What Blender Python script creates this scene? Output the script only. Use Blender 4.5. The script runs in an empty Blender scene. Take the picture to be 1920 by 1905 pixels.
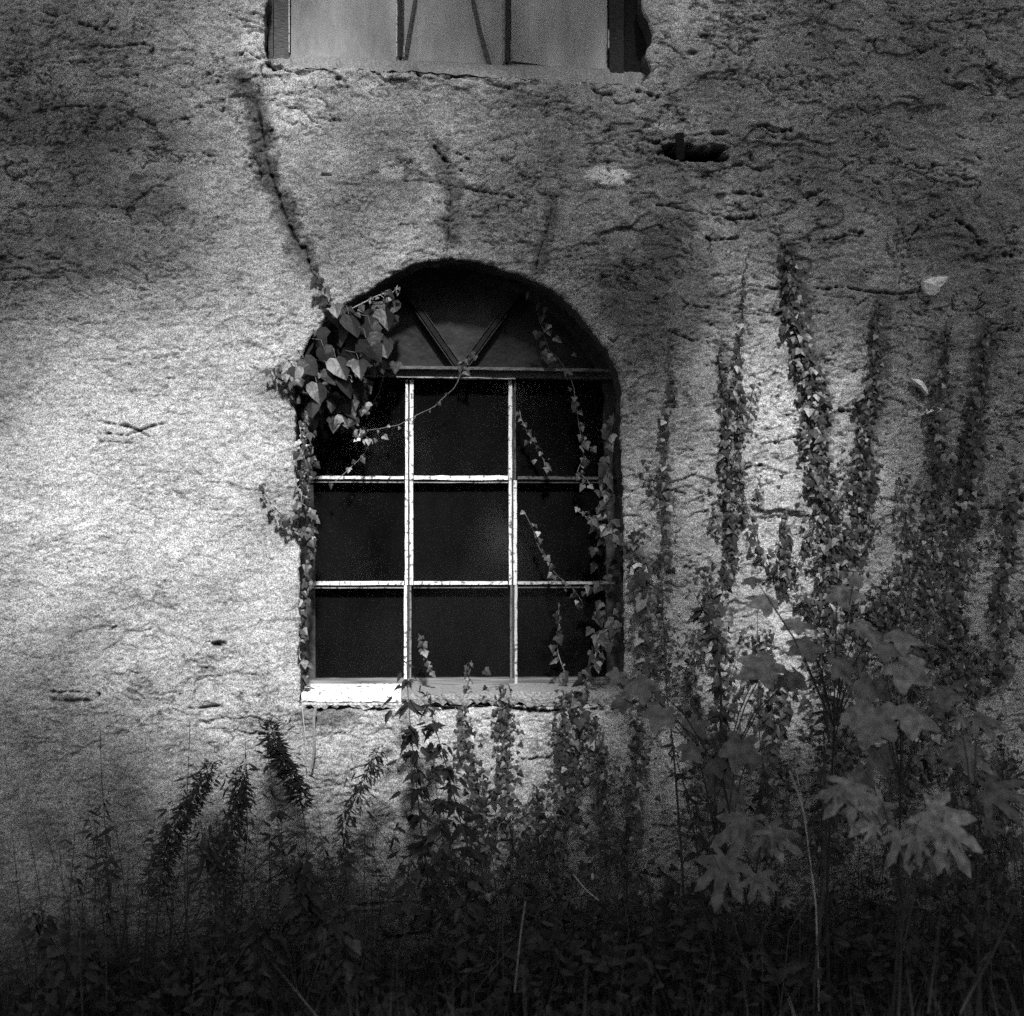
import bpy, math, random
import numpy as np
from mathutils import Vector, Matrix
random.seed(7); RS = np.random.RandomState(11)
sc = bpy.context.scene
COL = sc.collection
R = math.radians
# ------------------------------------------------------------------ camera
FPX = 2778.0                      # focal length in photograph pixels (1920 wide)
YAW, PIT, DIST = R(3.0), R(1.0), 5.0
fw = Vector((math.sin(YAW)*math.cos(PIT), math.cos(YAW)*math.cos(PIT), math.sin(PIT)))
rt = Vector((math.cos(YAW), -math.sin(YAW), 0)); up = rt.cross(fw)
CEN = Vector((0, 0, 1.75))
CAM = CEN - fw*(DIST/fw.y)
cam = bpy.data.cameras.new('camera'); co = bpy.data.objects.new('camera', cam); COL.objects.link(co)
co.matrix_world = Matrix((( rt.x, up.x, -fw.x, CAM.x), (rt.y, up.y, -fw.y, CAM.y), (rt.z, up.z, -fw.z, CAM.z), (0,0,0,1)))
cam.sensor_width = 36; cam.sensor_fit = 'HORIZONTAL'; cam.lens = 36*FPX/1920; cam.clip_end = 500; cam.clip_start = .05
cam.dof.use_dof = True; cam.dof.focus_distance = 5.0; cam.dof.aperture_fstop = 1.6
sc.camera = co
# ------------------------------------------------------------------ sky and sun (black and white film: the sky is brought to grey)
SUN_EL, SUN_AZ = R(43), R(2)     # azimuth from the wall's outward normal, negative = from the left
SDIR = Vector((math.sin(SUN_AZ)*math.cos(SUN_EL), -math.cos(SUN_AZ)*math.cos(SUN_EL), math.sin(SUN_EL)))
w = bpy.data.worlds.new("World"); sc.world = w; w.use_nodes = True
nt = w.node_tree; bg = nt.nodes['Background']
sky = nt.nodes.new('ShaderNodeTexSky'); sky.sky_type = 'NISHITA'; sky.sun_disc = False
sky.sun_elevation = SUN_EL; sky.sun_rotation = math.atan2(SDIR.x, SDIR.y)
bw = nt.nodes.new('ShaderNodeRGBToBW'); nt.links.new(sky.outputs[0], bw.inputs[0]); nt.links.new(bw.outputs[0], bg.inputs[0])
bg.inputs[1].default_value = 0.11
sl = bpy.data.lights.new('sun', 'SUN'); sl.energy = 4.0; sl.angle = R(5); sl.color = (1, 1, 1)
so = bpy.data.objects.new('sun', sl); COL.objects.link(so); so.location = SDIR*30
so.rotation_euler = SDIR.to_track_quat('Z', 'Y').to_euler()
sc.view_settings.view_transform = 'Standard'; sc.view_settings.look = 'None'; sc.view_settings.gamma = 1
sc.view_settings.exposure = 0.72
sc.render.engine = 'CYCLES'; sc.cycles.use_denoising = False
sc.cycles.caustics_reflective = False; sc.cycles.caustics_refractive = False; sc.cycles.sample_clamp_indirect = 1.0; sc.cycles.max_bounces = 5; sc.cycles.diffuse_bounces = 3; sc.cycles.transparent_max_bounces = 6

# ------------------------------------------------------------------ helpers
def P(px, py, d=0.0):
    """point of the plane y=-d that the photograph shows at pixel px,py (used to survey real positions)"""
    v = fw*FPX + rt*(px-960) - up*(py-952.5)
    t = (-d - CAM.y)/v.y
    return CAM + v*t
PX = 0.0018
def tag(o, label=None, cat=None, group=None, kind=None):
    if label: o['label'] = label
    if cat: o['category'] = cat
    if group: o['group'] = group
    if kind: o['kind'] = kind
    return o
def empty(name, loc, label, cat, group=None):
    o = bpy.data.objects.new(name, None); COL.objects.link(o); o.location = loc; o.empty_display_size = .1
    return tag(o, label, cat, group)
class MB:
    def __init__(s): s.v = []; s.f = []; s.t = []
    def add(s, vs, fs, tone=1.0):
        b = len(s.v); s.v += [tuple(q) for q in vs]; s.f += [tuple(i+b for i in f) for f in fs]; s.t += [tone]*len(vs)
    def box(s, a, b, tone=1.0):
        (x0,y0,z0),(x1,y1,z1) = a, b
        s.add([(x0,y0,z0),(x1,y0,z0),(x1,y1,z0),(x0,y1,z0),(x0,y0,z1),(x1,y0,z1),(x1,y1,z1),(x0,y1,z1)],
              [(0,3,2,1),(4,5,6,7),(0,1,5,4),(1,2,6,5),(2,3,7,6),(3,0,4,7)], tone)
    def bar(s, p, q, wd, dp, tone=1.0, rough=0.0, seg=None, fy=Vector((0,1,0))):
        """a worn bar from p to q: wd across in the wall plane, dp deep; edges wobble by rough"""
        p, q = Vector(p), Vector(q); L = (q-p).length; n = seg or max(1, int(L/.03)) if rough else 1
        a = (q-p).normalized(); c = a.cross(fy).normalized(); vs = []; fs = []
        for i in range(n+1):
            m = p.lerp(q, i/n)
            for (u, k) in ((-.5,-.5),(.5,-.5),(.5,.5),(-.5,.5)):
                j = rough*random.uniform(-1,1)
                vs.append(m + c*(u*wd + (j if i not in (0,n) else 0)) + fy*(k*dp + (rough*.6*random.uniform(-1,1) if k<0 else 0)))
        for i in range(n):
            for k in range(4):
                fs.append((i*4+k, i*4+(k+1)%4, i*4+4+(k+1)%4, i*4+4+k))
        fs += [(3,2,1,0), tuple(n*4+k for k in range(4))]
        s.add(vs, fs, tone)
    def tube(s, pts, r0, r1, n=5, tone=1.0):
        pts = [Vector(p) for p in pts]; vs = []; fs = []; N = len(pts)
        for i, p in enumerate(pts):
            a = (pts[min(i+1,N-1)]-pts[max(i-1,0)])
            a = a.normalized() if a.length > 1e-9 else Vector((0,0,1))
            c = a.cross(Vector((0.3,1,0.1))).normalized(); d = a.cross(c); r = r0+(r1-r0)*i/(N-1)
            for k in range(n):
                th = 2*math.pi*k/n; vs.append(p + (c*math.cos(th)+d*math.sin(th))*r)
        for i in range(N-1):
            for k in range(n): fs.append((i*n+k, i*n+(k+1)%n, (i+1)*n+(k+1)%n, (i+1)*n+k))
        fs += [tuple(range(n))[::-1], tuple((N-1)*n+k for k in range(n))]
        s.add(vs, fs, tone)
    def leaf(s, shape, pos, tip, nor, size, tone=1.0, wide=1.0, curl=.15):
        """shape: (outline, rib) ; tip = direction of the leaf's point, nor = its face"""
        tip = Vector(tip).normalized(); nor = Vector(nor); nor = (nor - tip*nor.dot(tip)).normalized(); sd = tip.cross(nor)
        out, rib = shape; pos = Vector(pos); vs = []
        for (u, v) in out:
            h = -curl*(abs(u)*1.1 + v*v*.6)
            vs.append(pos + sd*(u*size*wide) + tip*(v*size) + nor*(h*size))
        vs.append(pos + tip*(rib*size) - nor*(curl*rib*rib*.6*size)); n = len(out)
        s.add(vs, [(i, (i+1) % n, n) for i in range(n)], tone)
    def build(s, name, mat, parent=None, smooth=False):
        me = bpy.data.meshes.new(name); loc = Vector((0,0,0))
        me.from_pydata(s.v, [], s.f); me.update()
        a = me.attributes.new('tone', 'FLOAT', 'POINT'); a.data.foreach_set('value', np.array(s.t, 'f'))
        if smooth: me.polygons.foreach_set('use_smooth', [True]*len(me.polygons))
        me.materials.append(mat)
        o = bpy.data.objects.new(name, me); COL.objects.link(o)
        if parent:
            o.parent = parent; o.matrix_parent_inverse = Matrix.Translation(-world_loc(parent))
        return o
def world_loc(o):
    p = Vector((0,0,0))
    if o.type == 'EMPTY': p = Vector(o.location)
    return p
IVY = ([(0,.06),(.2,-.1),(.42,-.02),(.56,.2),(.36,.34),(.30,.55),(.12,.82),(0,1.),(-.12,.82),(-.30,.55),(-.36,.34),(-.56,.2),(-.42,-.02),(-.2,-.1)], .35)
HEART = ([(0,.05),(.18,-.08),(.40,.05),(.46,.3),(.34,.6),(.14,.85),(0,1.),(-.14,.85),(-.34,.6),(-.46,.3),(-.40,.05),(-.18,-.08)], .4)
LANCE = ([(0,0),(.10,.18),(.13,.40),(.09,.62),(0,1.),(-.09,.62),(-.13,.40),(-.10,.18)], .45)
NETTLE = ([(0,0),(.22,.08),(.20,.16),(.28,.24),(.22,.32),(.26,.42),(.17,.50),(.19,.60),(.09,.70),(0,1.),(-.09,.70),(-.19,.60),(-.17,.50),(-.26,.42),(-.22,.32),(-.28,.24),(-.20,.16),(-.22,.08)], .4)
def palm():
    o = [(0,-.03)]
    def at(deg, r): o.append((math.sin(R(deg))*r, math.cos(R(deg))*r))
    for (c, L) in ((-122,.42),(-80,.72),(-38,.93),(0,1.05),(38,.93),(80,.72),(122,.42)):
        at(c-17, L*.46); at(c-9, L*.66); at(c-11, L*.76); at(c, L); at(c+11, L*.76); at(c+9, L*.66); at(c+17, L*.46)
    return (o[::-1], .02)
PALM = palm()
def maple():
    o = [(0,-.03)]
    def at(deg, r): o.append((math.sin(R(deg))*r, math.cos(R(deg))*r))
    for (c, L) in ((-112,.62),(-56,.9),(0,1.),(56,.9),(112,.62)):
        at(c-24, L*.72); at(c-11, L*.84); at(c-8, L*.93); at(c, L); at(c+8, L*.93); at(c+11, L*.84); at(c+24, L*.72)
    return (o[::-1], .02)
MAPLE = maple()
# ------------------------------------------------------------------ materials (all grey: a black and white photograph)
def mat(name, base=.2, rough=.8, spec=.3, tone=True, noise=None, bump=0, bscale=200, nscale=200, lo=.6, hi=1.4, stretch=(1,1,1), fr=(.3,.7)):
    m = bpy.data.materials.new(name); m.use_nodes = True; t = m.node_tree; b = t.nodes['Principled BSDF']
    b.inputs['Roughness'].default_value = rough; b.inputs['Specular IOR Level'].default_value = spec
    def N(k, **kw):
        n = t.nodes.new(k)
        for a, v in kw.items(): setattr(n, a, v)
        return n
    tc = N('ShaderNodeTexCoord'); mp = N('ShaderNodeMapping'); mp.inputs['Scale'].default_value = stretch
    t.links.new(tc.outputs['Object'], mp.inputs[0])
    no = N('ShaderNodeTexNoise'); no.inputs['Scale'].default_value = nscale; no.inputs['Detail'].default_value = 4
    t.links.new(mp.outputs[0], no.inputs['Vector'])
    mr = N('ShaderNodeMapRange'); mr.inputs['From Min'].default_value = fr[0]; mr.inputs['From Max'].default_value = fr[1]
    mr.inputs['To Min'].default_value = lo*base; mr.inputs['To Max'].default_value = hi*base
    t.links.new(no.outputs['Fac'], mr.inputs['Value']); out = mr.outputs[0]
    if tone:
        at = N('ShaderNodeAttribute', attribute_name='tone'); mu = N('ShaderNodeMath', operation='MULTIPLY', use_clamp=True)
        t.links.new(at.outputs['Fac'], mu.inputs[0]); t.links.new(out, mu.inputs[1]); out = mu.outputs[0]
    t.links.new(out, b.inputs['Base Color'])
    if bump:
        n2 = N('ShaderNodeTexNoise'); n2.inputs['Scale'].default_value = bscale; n2.inputs['Detail'].default_value = 5
        t.links.new(mp.outputs[0], n2.inputs['Vector'])
        bp = N('ShaderNodeBump'); bp.inputs['Strength'].default_value = 1; bp.inputs['Distance'].default_value = bump
        t.links.new(n2.outputs['Fac'], bp.inputs['Height']); t.links.new(bp.outputs[0], b.inputs['Normal'])
    return m
M = {}
M['leaf'] = mat('ivy_leaf', .055, .45, .45, nscale=120, bump=.002, bscale=60)
M['weed'] = mat('weed_leaf', .023, .6, .3, nscale=150)
M['broad'] = mat('broad_leaf', .15, .5, .4, lo=.35, hi=1.5, nscale=38, bump=.004, bscale=40)
M['stem'] = mat('stem_bark', .09, .8, .2, nscale=200, bump=.002, bscale=250, stretch=(1,1,.3))
M['dry'] = mat('dry_stalk', .30, .8, .2, nscale=200)
M['grass'] = mat('grass_blade', .015, .7, .2, nscale=20)
M['soil'] = mat('soil', .02, .95, .1, tone=False, nscale=8, bump=.03, bscale=12)
M['white'] = mat('peeling_white_paint', .80, .6, .3, nscale=70, lo=.18, hi=1.05, fr=(.36,.47), bump=.003, bscale=160)
M['wood'] = mat('weathered_wood', .13, .8, .2, nscale=40, bump=.003, bscale=90, stretch=(1,1,8), lo=.5, hi=1.5)
M['woodh'] = mat('weathered_rail_wood', .16, .8, .2, nscale=40, bump=.004, bscale=90, stretch=(.12,1,3), lo=.4, hi=1.6)
M['dark'] = mat('dark_timber', .05, .7, .3, nscale=50, bump=.002, bscale=90, lo=.5, hi=1.5)
M['panel'] = mat('tympanum_board', .085, .5, .4, nscale=14, bump=.003, bscale=30, lo=.5, hi=1.6)
M['iron'] = mat('rusted_iron', .03, .8, .3, nscale=100, bump=.002, bscale=200)
M['sill'] = mat('sill_plaster', .62, .9, .1, nscale=130, bump=.008, bscale=140, lo=.45, hi=1.25)
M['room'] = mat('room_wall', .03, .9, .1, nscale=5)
M['chip'] = mat('pale_plaster_chip', .85, .9, .1, nscale=60, bump=.006, bscale=70)
M['curtain'] = mat('dusty_curtain', .35, .9, .1, nscale=6, stretch=(3,1,.6), lo=.5, hi=1.4)
def glass(name, dust_sheen, dust_sheen_col, rough, glossy_rough):
    m = bpy.data.materials.new(name); m.use_nodes = True; t = m.node_tree; t.nodes.clear()
    def N(k): return t.nodes.new(k)
    o = N('ShaderNodeOutputMaterial'); tr = N('ShaderNodeBsdfTransparent'); gl = N('ShaderNodeBsdfGlossy'); di = N('ShaderNodeBsdfDiffuse')
    tr.inputs[0].default_value = (.8,.8,.8,1); gl.inputs[0].default_value = (.9,.9,.9,1); gl.inputs['Roughness'].default_value = glossy_rough
    di.inputs[0].default_value = (dust_sheen_col,)*3+(1,)
    fr = N('ShaderNodeFresnel'); fr.inputs[0].default_value = 1.5
    m1 = N('ShaderNodeMixShader'); m2 = N('ShaderNodeMixShader')
    t.links.new(fr.outputs[0], m1.inputs[0]); t.links.new(tr.outputs[0], m1.inputs[1]); t.links.new(gl.outputs[0], m1.inputs[2])
    tc = N('ShaderNodeTexCoord'); mp = N('ShaderNodeMapping'); mp.inputs['Scale'].default_value = (1,1,.35)
    no = N('ShaderNodeTexNoise'); no.inputs['Scale'].default_value = 7; no.inputs['Detail'].default_value = 8; no.inputs['Roughness'].default_value = .7
    t.links.new(tc.outputs['Object'], mp.inputs[0]); t.links.new(mp.outputs[0], no.inputs['Vector'])
    mr = N('ShaderNodeMapRange'); mr.inputs['From Min'].default_value = .3; mr.inputs['From Max'].default_value = .72
    mr.inputs['To Min'].default_value = dust_sheen*.5; mr.inputs['To Max'].default_value = dust_sheen*1.6
    t.links.new(no.outputs['Fac'], mr.inputs['Value']); t.links.new(mr.outputs[0], m2.inputs[0])
    t.links.new(m1.outputs[0], m2.inputs[1]); t.links.new(di.outputs[0], m2.inputs[2]); t.links.new(m2.outputs[0], o.inputs[0])
    return m
M['pane'] = glass('dark_pane_glass', .017, .3, .1, .08)
M['upane'] = glass('dust_sheen_upper_glass', .60, .62, .3, .2)  # pale diffuse film also paints in the reflection of the sky

# ------------------------------------------------------------------ the wall as one displaced sheet with its openings
def poly(pts): return np.array([(P(x, y).x, P(x, y).z) for (x, y) in pts])
ARCH_PX = [(563,1322),(562,1200),(561,1060),(558,920),(554,800),(552,735),(557,688),(577,640),(614,592),(655,564),(700,540),(722,522),(748,508),(768,496),(790,490),
    (845,484),(900,490),(945,506),(985,516),(1003,527),(1040,545),(1082,582),(1115,625),(1142,662),(1160,700),(1168,735),(1163,770),(1165,830),(1168,900),(1170,1100),(1172,1322)]
UP_PX = [(497,-420),(494,-60),(499,0),(494,22),(498,60),(494,85),(497,108),(520,118),(560,124),(640,126),(760,132),(880,138),(1000,145),(1110,152),(1160,158),(1203,156),(1222,132),(1211,104),(1224,78),(1218,48),(1209,26),(1203,0),(1210,-60),(1206,-420)]
def lat(seed, nx, nz): return np.random.RandomState(seed).rand(nz, nx)*2-1
def vn(X, Z, sx, sz, seed):
    L = lat(seed, 256, 256); u = X/sx+1000.37; v = Z/sz+1000.71
    i = np.floor(u).astype(int); j = np.floor(v).astype(int); fu = u-i; fv = v-j
    fu = fu*fu*(3-2*fu); fv = fv*fv*(3-2*fv); i0 = i % 256; i1 = (i+1) % 256; j0 = j % 256; j1 = (j+1) % 256
    return (L[j0,i0]*(1-fu)+L[j0,i1]*fu)*(1-fv)+(L[j1,i0]*(1-fu)+L[j1,i1]*fu)*fv
def fbm(X, Z, sx, sz, seed, o=4, g=.5):
    a = 1; t = 0; s = 0
    for k in range(o):
        s = s + a*vn(X, Z, sx, sz, seed+k*7); t += a; a *= g; sx *= .5; sz *= .5
    return s/t
def sstep(x, a, b):
    t = np.clip((x-a)/(b-a), 0, 1); return t*t*(3-2*t)
def segdist(X, Z, pts, closed=False):
    D = np.full(X.shape, 1e9); T = np.zeros(X.shape); n = len(pts); NX = np.zeros(X.shape); NZ = np.zeros(X.shape)
    rng = range(n if closed else n-1)
    for i in rng:
        ax, az = pts[i]; bx, bz = pts[(i+1) % n]; dx, dz = bx-ax, bz-az; L = dx*dx+dz*dz+1e-12
        t = np.clip(((X-ax)*dx+(Z-az)*dz)/L, 0, 1); qx = ax+t*dx; qz = az+t*dz; d = np.hypot(X-qx, Z-qz); k = d < D
        D = np.where(k, d, D); T = np.where(k, (i+t)/max(1,len(rng)), T); NX = np.where(k, qx, NX); NZ = np.where(k, qz, NZ)
    return D, T, NX, NZ
def inside(X, Z, pts):
    c = np.zeros(X.shape, bool); n = len(pts)
    for i in range(n):
        ax, az = pts[i]; bx, bz = pts[(i+1) % n]
        if az == bz: continue
        k = ((az > Z) != (bz > Z)) & (X < (bx-ax)*(Z-az)/(bz-az)+ax); c ^= k
    return c
def densify(pts, step, jit, seed):
    r = np.random.RandomState(seed); out = []; n = len(pts)
    for i in range(n):
        a = pts[i]; b = pts[(i+1) % n]; L = np.hypot(*(b-a)); m = max(1, int(L/step)); nrm = np.array([-(b-a)[1], (b-a)[0]])/max(L,1e-6)
        for k in range(m):
            j = r.randn()*jit
            out.append(a+(b-a)*k/m + nrm*j)
    return np.array(out)
ARCH = densify(poly(ARCH_PX), .014, .0022, 3)
UPPER = densify(poly(UP_PX), .02, .0035, 4)
def axis(a, b, step, A, B):
    c = np.arange(a, b, step); lo = []; hi = []; s = step; x = a
    while x > A: s *= 1.25; x -= min(s, .25); lo.append(x)
    s = step; x = c[-1]
    while x < B: s *= 1.25; x += min(s, .25); hi.append(x)
    return np.concatenate([lo[::-1], c, hi])
xs = axis(-1.9, 1.9, .0042, -7, 7); zs = axis(-.05, 3.62, .0042, -.35, 7.5)
X, Z = np.meshgrid(xs, zs); X = X.copy(); Z = Z.copy()
# local pixel coordinates of the wall (only to survey marks)
PXX = 960 + (X)/PX; PYY = 952 - (Z-1.75)/PX
wx = X + .03*fbm(X, Z, .12, .12, 50, 4, .6); wz = Z + .05*fbm(X, Z, .35, .3, 60, 4, .6)
rough_zone = np.clip(.62 + .55*sstep(PXX, 900, 1500) + .35*fbm(X, Z, .7, .5, 70, 2) + .25*sstep(PYY, 900, 100), .25, 1.3)
H = .016*fbm(X, Z, 1.1, .9, 1, 3) + .006*fbm(wx, wz, .2, .12, 10, 3)
H += .0050*rough_zone*fbm(wx, wz, .040, .026, 20, 4, .65) + .0022*fbm(wx, wz, .016, .012, 25, 3, .6)
H += .0015*RS.randn(*X.shape)*.7 + .0016*fbm(X, Z, .011, .008, 30, 2)
dirt_shade = np.zeros(X.shape)
for (sx, sz, sd, wd, dep, th) in ((.20,.07,100,.020,.009,.10),(.11,.045,130,.030,.007,.14),(.34,.13,160,.012,.010,.14),(.06,.03,190,.05,.006,.10)):   # fine cracks
    n = fbm(wx, wz+.10*X, sx, sz, sd, 4, .55); mk = sstep(fbm(X, Z, .16, .11, sd+11, 4, .65), th, th+.14)*np.clip(rough_zone,.3,1.1)
    c = np.exp(-(n/wd)**2)*mk; H -= dep*c; dirt_shade = np.maximum(dirt_shade, c)
for (sx, sz, sd, th, st) in ((.34,.16,215,.20,.007),(.20,.075,200,.22,.007),(.10,.036,230,.24,.005),(.045,.022,260,.30,.004)):                        # flaked layers with a lip
    n = fbm(wx, wz-.06*X, sx, sz, sd, 4, .55); s = sstep(n, th, th+.035); mk = sstep(fbm(X, Z, .28, .2, sd+9, 4, .6), -.05, .12)*rough_zone
    H -= st*s*mk; lip = np.exp(-((n-th-.01)/.02)**2)*mk; dirt_shade = np.maximum(dirt_shade, .75*lip)
pn = vn(wx, wz, .014, .009, 300); pm = sstep(fbm(X, Z, .2, .15, 310, 2), -.1, .4)
pit = sstep(pn, .72, .84)*pm*np.clip(rough_zone,.5,1); H -= .006*pit; dirt_shade = np.maximum(dirt_shade, .8*pit)
def wp(pts): return np.array([(P(x, y).x, P(x, y).z) for (x, y) in pts])
def box_of(pts, m):
    return np.where((X >= pts[:,0].min()-m) & (X <= pts[:,0].max()+m) & (Z >= pts[:,1].min()-m) & (Z <= pts[:,1].max()+m))
def crack(pts, wpx, dep, dk=1.0, jit=.5):
    p = wp(pts); r = np.random.RandomState(len(pts)*31+int(pts[0][0]))
    p = np.concatenate([np.array([p[i]+(p[i+1]-p[i])*k/5+(r.randn(2)*.0032*jit if k else 0) for k in range(5)]) for i in range(len(p)-1)]+[p[-1:]])
    wd = wpx*PX*1.15; dep *= 1.9; dk = min(1, dk*1.1); ix = box_of(p, wd*4); xx = X[ix]; zz = Z[ix]; D, T, _, _ = segdist(xx, zz, p)
    vw = wd*np.clip(.45+1.7*np.abs(vn(xx, zz, .022, .022, 400))-.5*np.abs(vn(xx, zz, .009, .009, 401)), .25, 2); D = D + .0022*(1+vn(xx, zz, .012, .012, 402))*.5; dk = 1.2; e = np.exp(-(D/vw)**2)*sstep(T, 0, .08)*sstep(1-T, 0, .08)
    H[ix] -= dep*e; dirt_shade[ix] = np.maximum(dirt_shade[ix], dk*e)
for a in (
  ([(492,118),(520,128),(560,136),(600,125),(625,135),(640,152)], 3.2, .014), ([(620,124),(665,118),(700,132),(722,150),(768,152)], 3.4, .015),
  ([(722,136),(760,128),(778,128),(790,146),(830,151),(850,140),(905,146)], 3.2, .014), ([(900,146),(940,162),(960,165),(975,156),(1015,154)], 3, .013),
  ([(1105,165),(1130,178),(1150,176)], 3, .01), ([(1190,170),(1240,182)], 2.6, .01), ([(428,30),(455,36),(500,48)], 2, .008), ([(430,108),(460,98),(492,112)], 2.2, .01),
  ([(490,118),(492,150),(484,160),(486,190)], 1.8, .009),
  ([(166,803),(172,798),(183,790),(240,800),(262,808),(290,798),(312,794)], 1.9, .006, .8, .2), ([(166,797),(172,802),(188,812),(240,816),(262,808),(284,822)], 1.9, .006, .8, .2), ([(180,828),(270,832)], 1.3, .004, .6),
  ([(194,384),(235,392),(248,414)], 2.0, .009), ([(230,390),(262,370),(290,348),(335,352)], 1.5, .005, .7), ([(240,495),(270,512),(284,545),(240,540)], 1.8, .006),
  ([(55,215),(120,200),(190,202),(235,200)], 1.8, .006), ([(235,212),(295,236)], 2.2, .008), ([(80,24),(112,32)], 3.2, .009), ([(145,42),(185,55)], 2.6, .008), ([(160,86),(220,88),(280,80)], 2.4, .007),
  ([(85,1300),(130,1296),(185,1300),(186,1310)], 2.0, .010), ([(90,1312),(180,1314)], 3.5, .005), ([(0,525),(120,520)], 2, .005), ([(0,600),(110,600)], 2, .005),
  ([(570,455),(585,510),(605,545),(622,582)], 2.2, .012), ([(535,400),(550,440),(570,470)], 2.2, .010), ([(480,170),(500,300),(520,360),(537,410)], 2.6, .008), ([(482,300),(490,330),(482,365)], 1.6, .006),
  ([(838,335),(846,372),(840,420),(838,480)], 1.6, .008), ([(810,270),(835,300),(870,320)], 2.8, .012), ([(845,282),(880,296)], 2, .007), ([(750,338),(800,338),(860,350),(915,360),(970,370)], 1.8, .007),
  ([(1035,370),(1030,420),(1010,480),(1000,520)], 1.8, .006), ([(600,328),(622,328)], 2.4, .008), ([(610,195),(622,222),(640,225)], 2, .008),
  ([(1220,272),(1245,262),(1280,256),(1325,250),(1375,250)], 2.4, .010), ([(1230,285),(1260,284),(1290,288)], 4, .014), ([(1400,240),(1430,234),(1450,245),(1490,244)], 2.4, .009), ([(1410,300),(1406,280)], 2, .007),
  ([(1370,310),(1400,308),(1432,322)], 2.4, .009), ([(1370,360),(1400,362),(1440,370)], 2.6, .011), ([(1330,400),(1375,412),(1430,404)], 2, .009), ([(1320,445),(1345,452),(1390,444)], 2.4, .009),
  ([(1540,450),(1580,445),(1620,440)], 3, .010), ([(1590,435),(1622,435)], 3, .011), ([(1700,455),(1725,425)], 2.6, .010), ([(1790,410),(1820,425),(1845,462)], 3.4, .012),
  ([(1400,535),(1465,541)], 2, .008), ([(1515,541),(1580,538),(1620,545),(1680,552),(1740,545)], 2, .010), ([(1400,590),(1470,588)], 2, .008), ([(1570,768),(1600,772)], 3, .012), ([(1390,880),(1430,870)], 2.4, .010),
  ([(1545,680),(1570,672)], 3, .010), ([(1240,915),(1290,928)], 2, .009), ([(1880,475),(1905,478)], 3, .01), ([(1870,620),(1900,612)], 3, .01), ([(1250,620),(1300,640),(1340,628)], 2, .008),
  ([(1220,1548),(1310,1548)], 2.5, .010), ([(1220,1643),(1240,1645)], 3, .010), ([(860,1578),(960,1577)], 2.4, .009), ([(970,1422),(1035,1424)], 3, .011), ([(690,1635),(720,1638)], 3, .012),
  ([(565,1322),(600,1330),(660,1326),(700,1331),(745,1328)], 3.0, .020), ([(745,1328),(800,1324),(860,1330),(905,1322),(940,1320)], 3.0, .018), ([(940,1322),(975,1330),(1010,1336),(1060,1332)], 4, .022), ([(1095,1330),(1150,1331),(1190,1318),(1225,1312)], 3, .015),
  ([(690,1770),(760,1755),(830,1740)], 3, .012), ([(640,1700),(760,1690)], 2, .008), ([(430,1365),(470,1378),(500,1376)], 2, .009), ([(350,1328),(420,1326)], 2, .009), ([(395,1205),(415,1210)], 4, .010),
  ([(1640,1290),(1690,1292)], 2, .007)):
    crack(*a)
# the broken-out hole with the iron stub (its inner shade painted in dark), the plaster lumps under the upper window
def dent(cx, cy, rx, ry, dep, dk, seed=0, hard=.2):
    c = P(cx, cy); d = np.sqrt(((X-c.x)/(rx*PX))**2+((Z-c.z)/(ry*PX))**2) + .35*fbm(X, Z, .03, .02, 500+seed, 3)
    d = d + (.45*fbm(X, Z, .05, .02, 530+seed, 4, .7) if dep > .05 else 0)
    e = 1-sstep(d, 1-hard, 1+hard)
    H[...] = H - dep*e; dirt_shade[...] = np.maximum(dirt_shade, dk*e)
dent(1300,286,54,15,.13,1.2,1); dent(1335,294,26,8,.06,1.2,2); dent(1268,288,20,10,.06,1.2,3); dent(1352,366,10,6,.012,1,4); dent(245,392,9,6,.014,.8,5)
dent(1137,328,42,20,-.006,-1,6,.35); dent(620,1345,40,24,.010,.3,7); dent(1320,68,8,4,.01,1,8); dent(410,1207,14,5,.012,.9,9); dent(855,455,18,14,.008,.5,10)
for i, (x, y, rx, ry) in enumerate(((520,108,28,14),(470,75,26,36),(690,126,38,14),(750,144,26,9),(620,150,44,20),(800,150,30,12),(480,140,20,22),(865,155,30,10),(1000,178,40,16))):
    dent(x, y, rx, ry, -.011, 0, 20+i, .4)
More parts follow.
